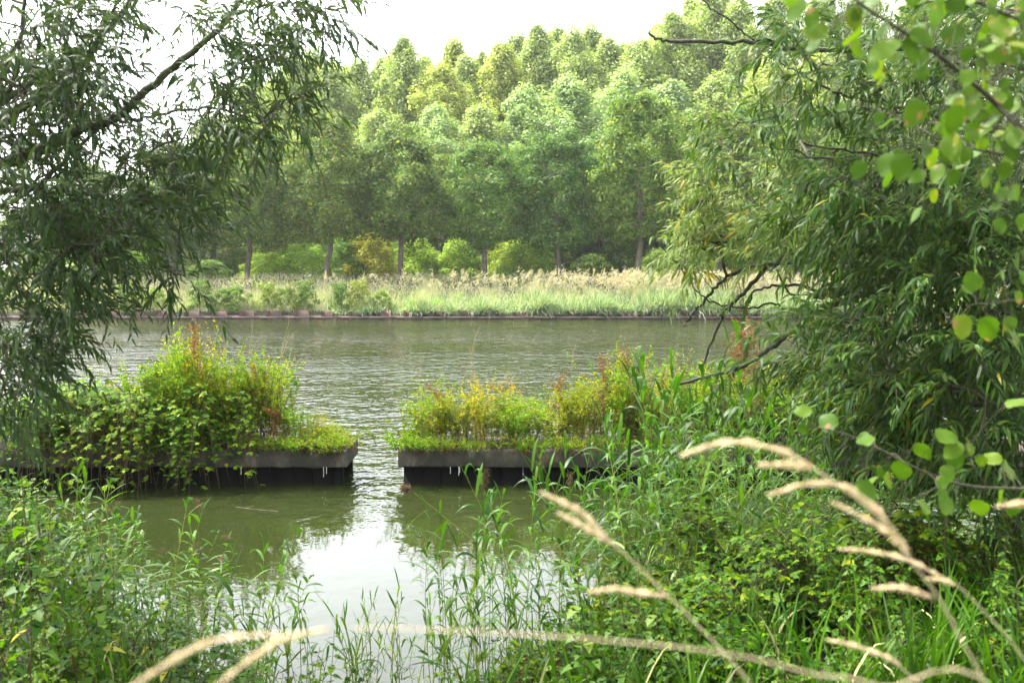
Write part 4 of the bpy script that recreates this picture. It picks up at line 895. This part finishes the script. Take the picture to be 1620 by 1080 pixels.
pth = [([(1720, 778, 2.3), (1620, 773, 2.3), (1530, 768, 2.3), (1460, 745, 2.3), (1395, 712, 2.3), (1335, 686, 2.3), (1290, 676, 2.3), (1262, 672, 2.3)], .0045, .0015, [g1, (2.0, 2.4, 1.6), (1.6, 2.35, 1.95)]),
       ([(1560, 768, 2.3), (1540, 735, 2.3), (1530, 710, 2.35)], .0015, .001, []),
       ([(1500, 760, 2.3), (1440, 790, 2.3), (1420, 770, 2.3)], .0015, .001, []),
       ([(1720, 480, 2.3), (1620, 474, 2.3), (1570, 480, 2.3), (1545, 480, 2.3)], .003, .0012, [(1.8, 2.4, 2.1)])]
ls = around(pth, 6, 26, 18, .05) + [(1285, 650, 2.3), (1262, 672, 2.3), (1320, 678, 2.3), (1365, 690, 2.3), (1450, 700, 2.3), (1480, 690, 2.3), (1520, 700, 2.3), (1555, 720, 2.3), (1500, 735, 2.3), (1400, 750, 2.3), (1440, 765, 2.3), (1600, 740, 2.3), (1360, 760, 2.3), (1545, 460, 2.3), (1590, 450, 2.3), (1560, 500, 2.3), (1600, 500, 2.3), (1610, 460, 2.2), (1590, 640, 2.3), (1610, 790, 2.3)]
make_aspen(pth, ls, 'low aspen shoot with toothed round leaves pointing left above the reeds', g1, L=.044)

# ------------------------------------------------------------------ pale dry grasses close to the camera
def dry_grass(stem, heads, label, extra=(), foot=None, r=.0013, fat=.66):
    """stem and heads: lists of (photo x, photo y, distance); the stem goes on down to the ground"""
    t0_ = P(*stem[0]); t0_ = t0_ + norm(t0_ - P(*stem[1])) * .3; base = (t0_[0], max(.4, t0_[1]))
    z = float(zground(base[0], base[1])); O = np.array([base[0], base[1], z]); t = thing('dry_grass', tuple(O))
    q = MB(); st = [P(*p) for p in stem]; tg_ = norm(st[0] - st[1]); low_ = st[0] + tg_ * .12 - [0, 0, .03]
    sp = spline([O - [0, 0, .02], O * .5 + (low_ + tg_ * .2) * .5, low_] + st, 7) - O; tube(q, sp, np.linspace(r, r * .6, len(sp)), 5)
    for h in heads + list(extra):
        s2 = spline([P(*p) for p in h], 8) - O; tube(q, s2, .0009, 4)
    q.build('stem', M['straw'], t)
    for h in heads:
        s2 = spline([P(*p) for p in h], 14) - O; n = len(s2); m_ = MB(); N = int(3.3 * n * 14 / 4); tt = rng.random(N) * (n - 1.001); i0 = tt.astype(int)
        c = s2[i0] + (s2[i0 + 1] - s2[i0]) * (tt - i0)[:, None]; ax = norm(s2[i0 + 1] - s2[i0])
        f = tt / (n - 1); lump = .62 + .38 * np.sin(f * 30 + 1); wd = fat * .0042 * np.interp(f, [0, .25, .6, 1], [.25, 1, .9, .12]) * lump
        off = norm(np.cross(ax, rdir(N))) * (wd * rng.random(N) ** .5)[:, None]
        leaves(m_, c + off, ax + off / .006 + rng.normal(0, .12, (N, 3)), rdir(N), U(.006, .011, N) * fat ** .5, .0018 * fat ** .5); m_.build('seed_head', M['seed'], t)
    return tag(t, label, 'dry grass')
dry_grass([(1190, 1085, 1.05), (1100, 985, 1.05), (1050, 935, 1.05), (985, 873, 1.05), (945, 838, 1.05)], [[(960, 850, 1.05), (925, 815, 1.05), (895, 797, 1.05), (862, 781, 1.05)], [(975, 862, 1.06), (945, 845, 1.06), (915, 828, 1.06), (890, 815, 1.06)], [(1055, 942, 1.04), (1010, 937, 1.03), (975, 932, 1.03), (938, 935, 1.03)]],
          'blurred straw grass stem rising diagonally from the bottom middle with three pale seed heads')
dry_grass([(1390, 1085, .74), (1290, 1066, .74), (1200, 1043, .74), (1100, 1026, .74), (1000, 1016, .74), (880, 1006, .74), (760, 999, .74), (640, 994, .73), (560, 993, .72)], [[(520, 994, .72), (450, 1010, .71), (400, 1040, .70), (345, 1082, .69)], [(450, 1003, .70), (350, 1010, .69), (280, 1040, .68), (215, 1082, .67)]],
          'very blurred pale grass lying almost level across the bottom with drooping heads', foot=(.62, .95), r=.0009, fat=.42)
dry_grass([(1560, 1085, 1.0), (1520, 1010, 1.0), (1485, 945, 1.0), (1440, 885, 1.0), (1400, 830, 1.0), (1360, 790, .99)], [[(1440, 872, 1.0), (1385, 805, .99), (1335, 770, .98), (1280, 765, .98), (1225, 780, .98)], [(1290, 742, .98), (1240, 715, .97), (1180, 700, .97), (1130, 703, .97), (1085, 718, .97)], [(1285, 742, .98), (1250, 735, .98), (1208, 735, .98)], [(1440, 880, 1.01), (1395, 835, 1.01), (1320, 796, 1.01)], [(1475, 945, 1.02), (1430, 930, 1.02), (1388, 930, 1.02)]],
          'tall arching straw grass with the highest pale seed heads', extra=[[(1370, 800, .99), (1330, 770, .98), (1290, 742, .98)]])
dry_grass([(1640, 1075, 1.25), (1600, 1015, 1.25), (1560, 970, 1.25), (1520, 930, 1.25), (1490, 912, 1.25)], [[(1490, 912, 1.25), (1440, 887, 1.25), (1385, 873, 1.25), (1333, 868, 1.25)], [(1510, 925, 1.25), (1490, 917, 1.24), (1473, 915, 1.24)]],
          'sharper golden grass arching left from the lower right edge with slender heads')
dry_grass([(1465, 1090, 1.2), (1440, 1068, 1.2), (1420, 1050, 1.2)], [[(1425, 1052, 1.2), (1400, 1038, 1.2), (1350, 1020, 1.2), (1313, 1012, 1.2)]], 'short straw grass head poking up from the bottom edge')
dry_grass([(1720, 850, 1.1), (1680, 815, 1.1), (1640, 800, 1.1)], [[(1650, 800, 1.1), (1615, 796, 1.1), (1583, 800, 1.1)]], 'pale grass head just entering from the right edge', foot=(.75, 1.2))
for p_ in (herbs, low, rusty, stalks, brambles, reeds, yreeds, nettles, herbs2, tufts): p_.clean()

# ------------------------------------------------------------------ thin summer haze
if HAZE:
    m = bpy.data.materials.new('haze air'); m.use_nodes = True; n = m.node_tree.nodes; n.remove(n['Principled BSDF'])
    v = n.new('ShaderNodeVolumePrincipled'); v.inputs['Color'].default_value = (.93, .96, 1, 1); v.inputs['Density'].default_value = .00022; v.inputs['Anisotropy'].default_value = .3
    m.node_tree.links.new(v.outputs[0], n['Material Output'].inputs['Volume'])
    mb = MB(); box(mb, -2600, 2600, -450, 2600, -3, 34); tag(mb.build('haze', m), kind='stuff')
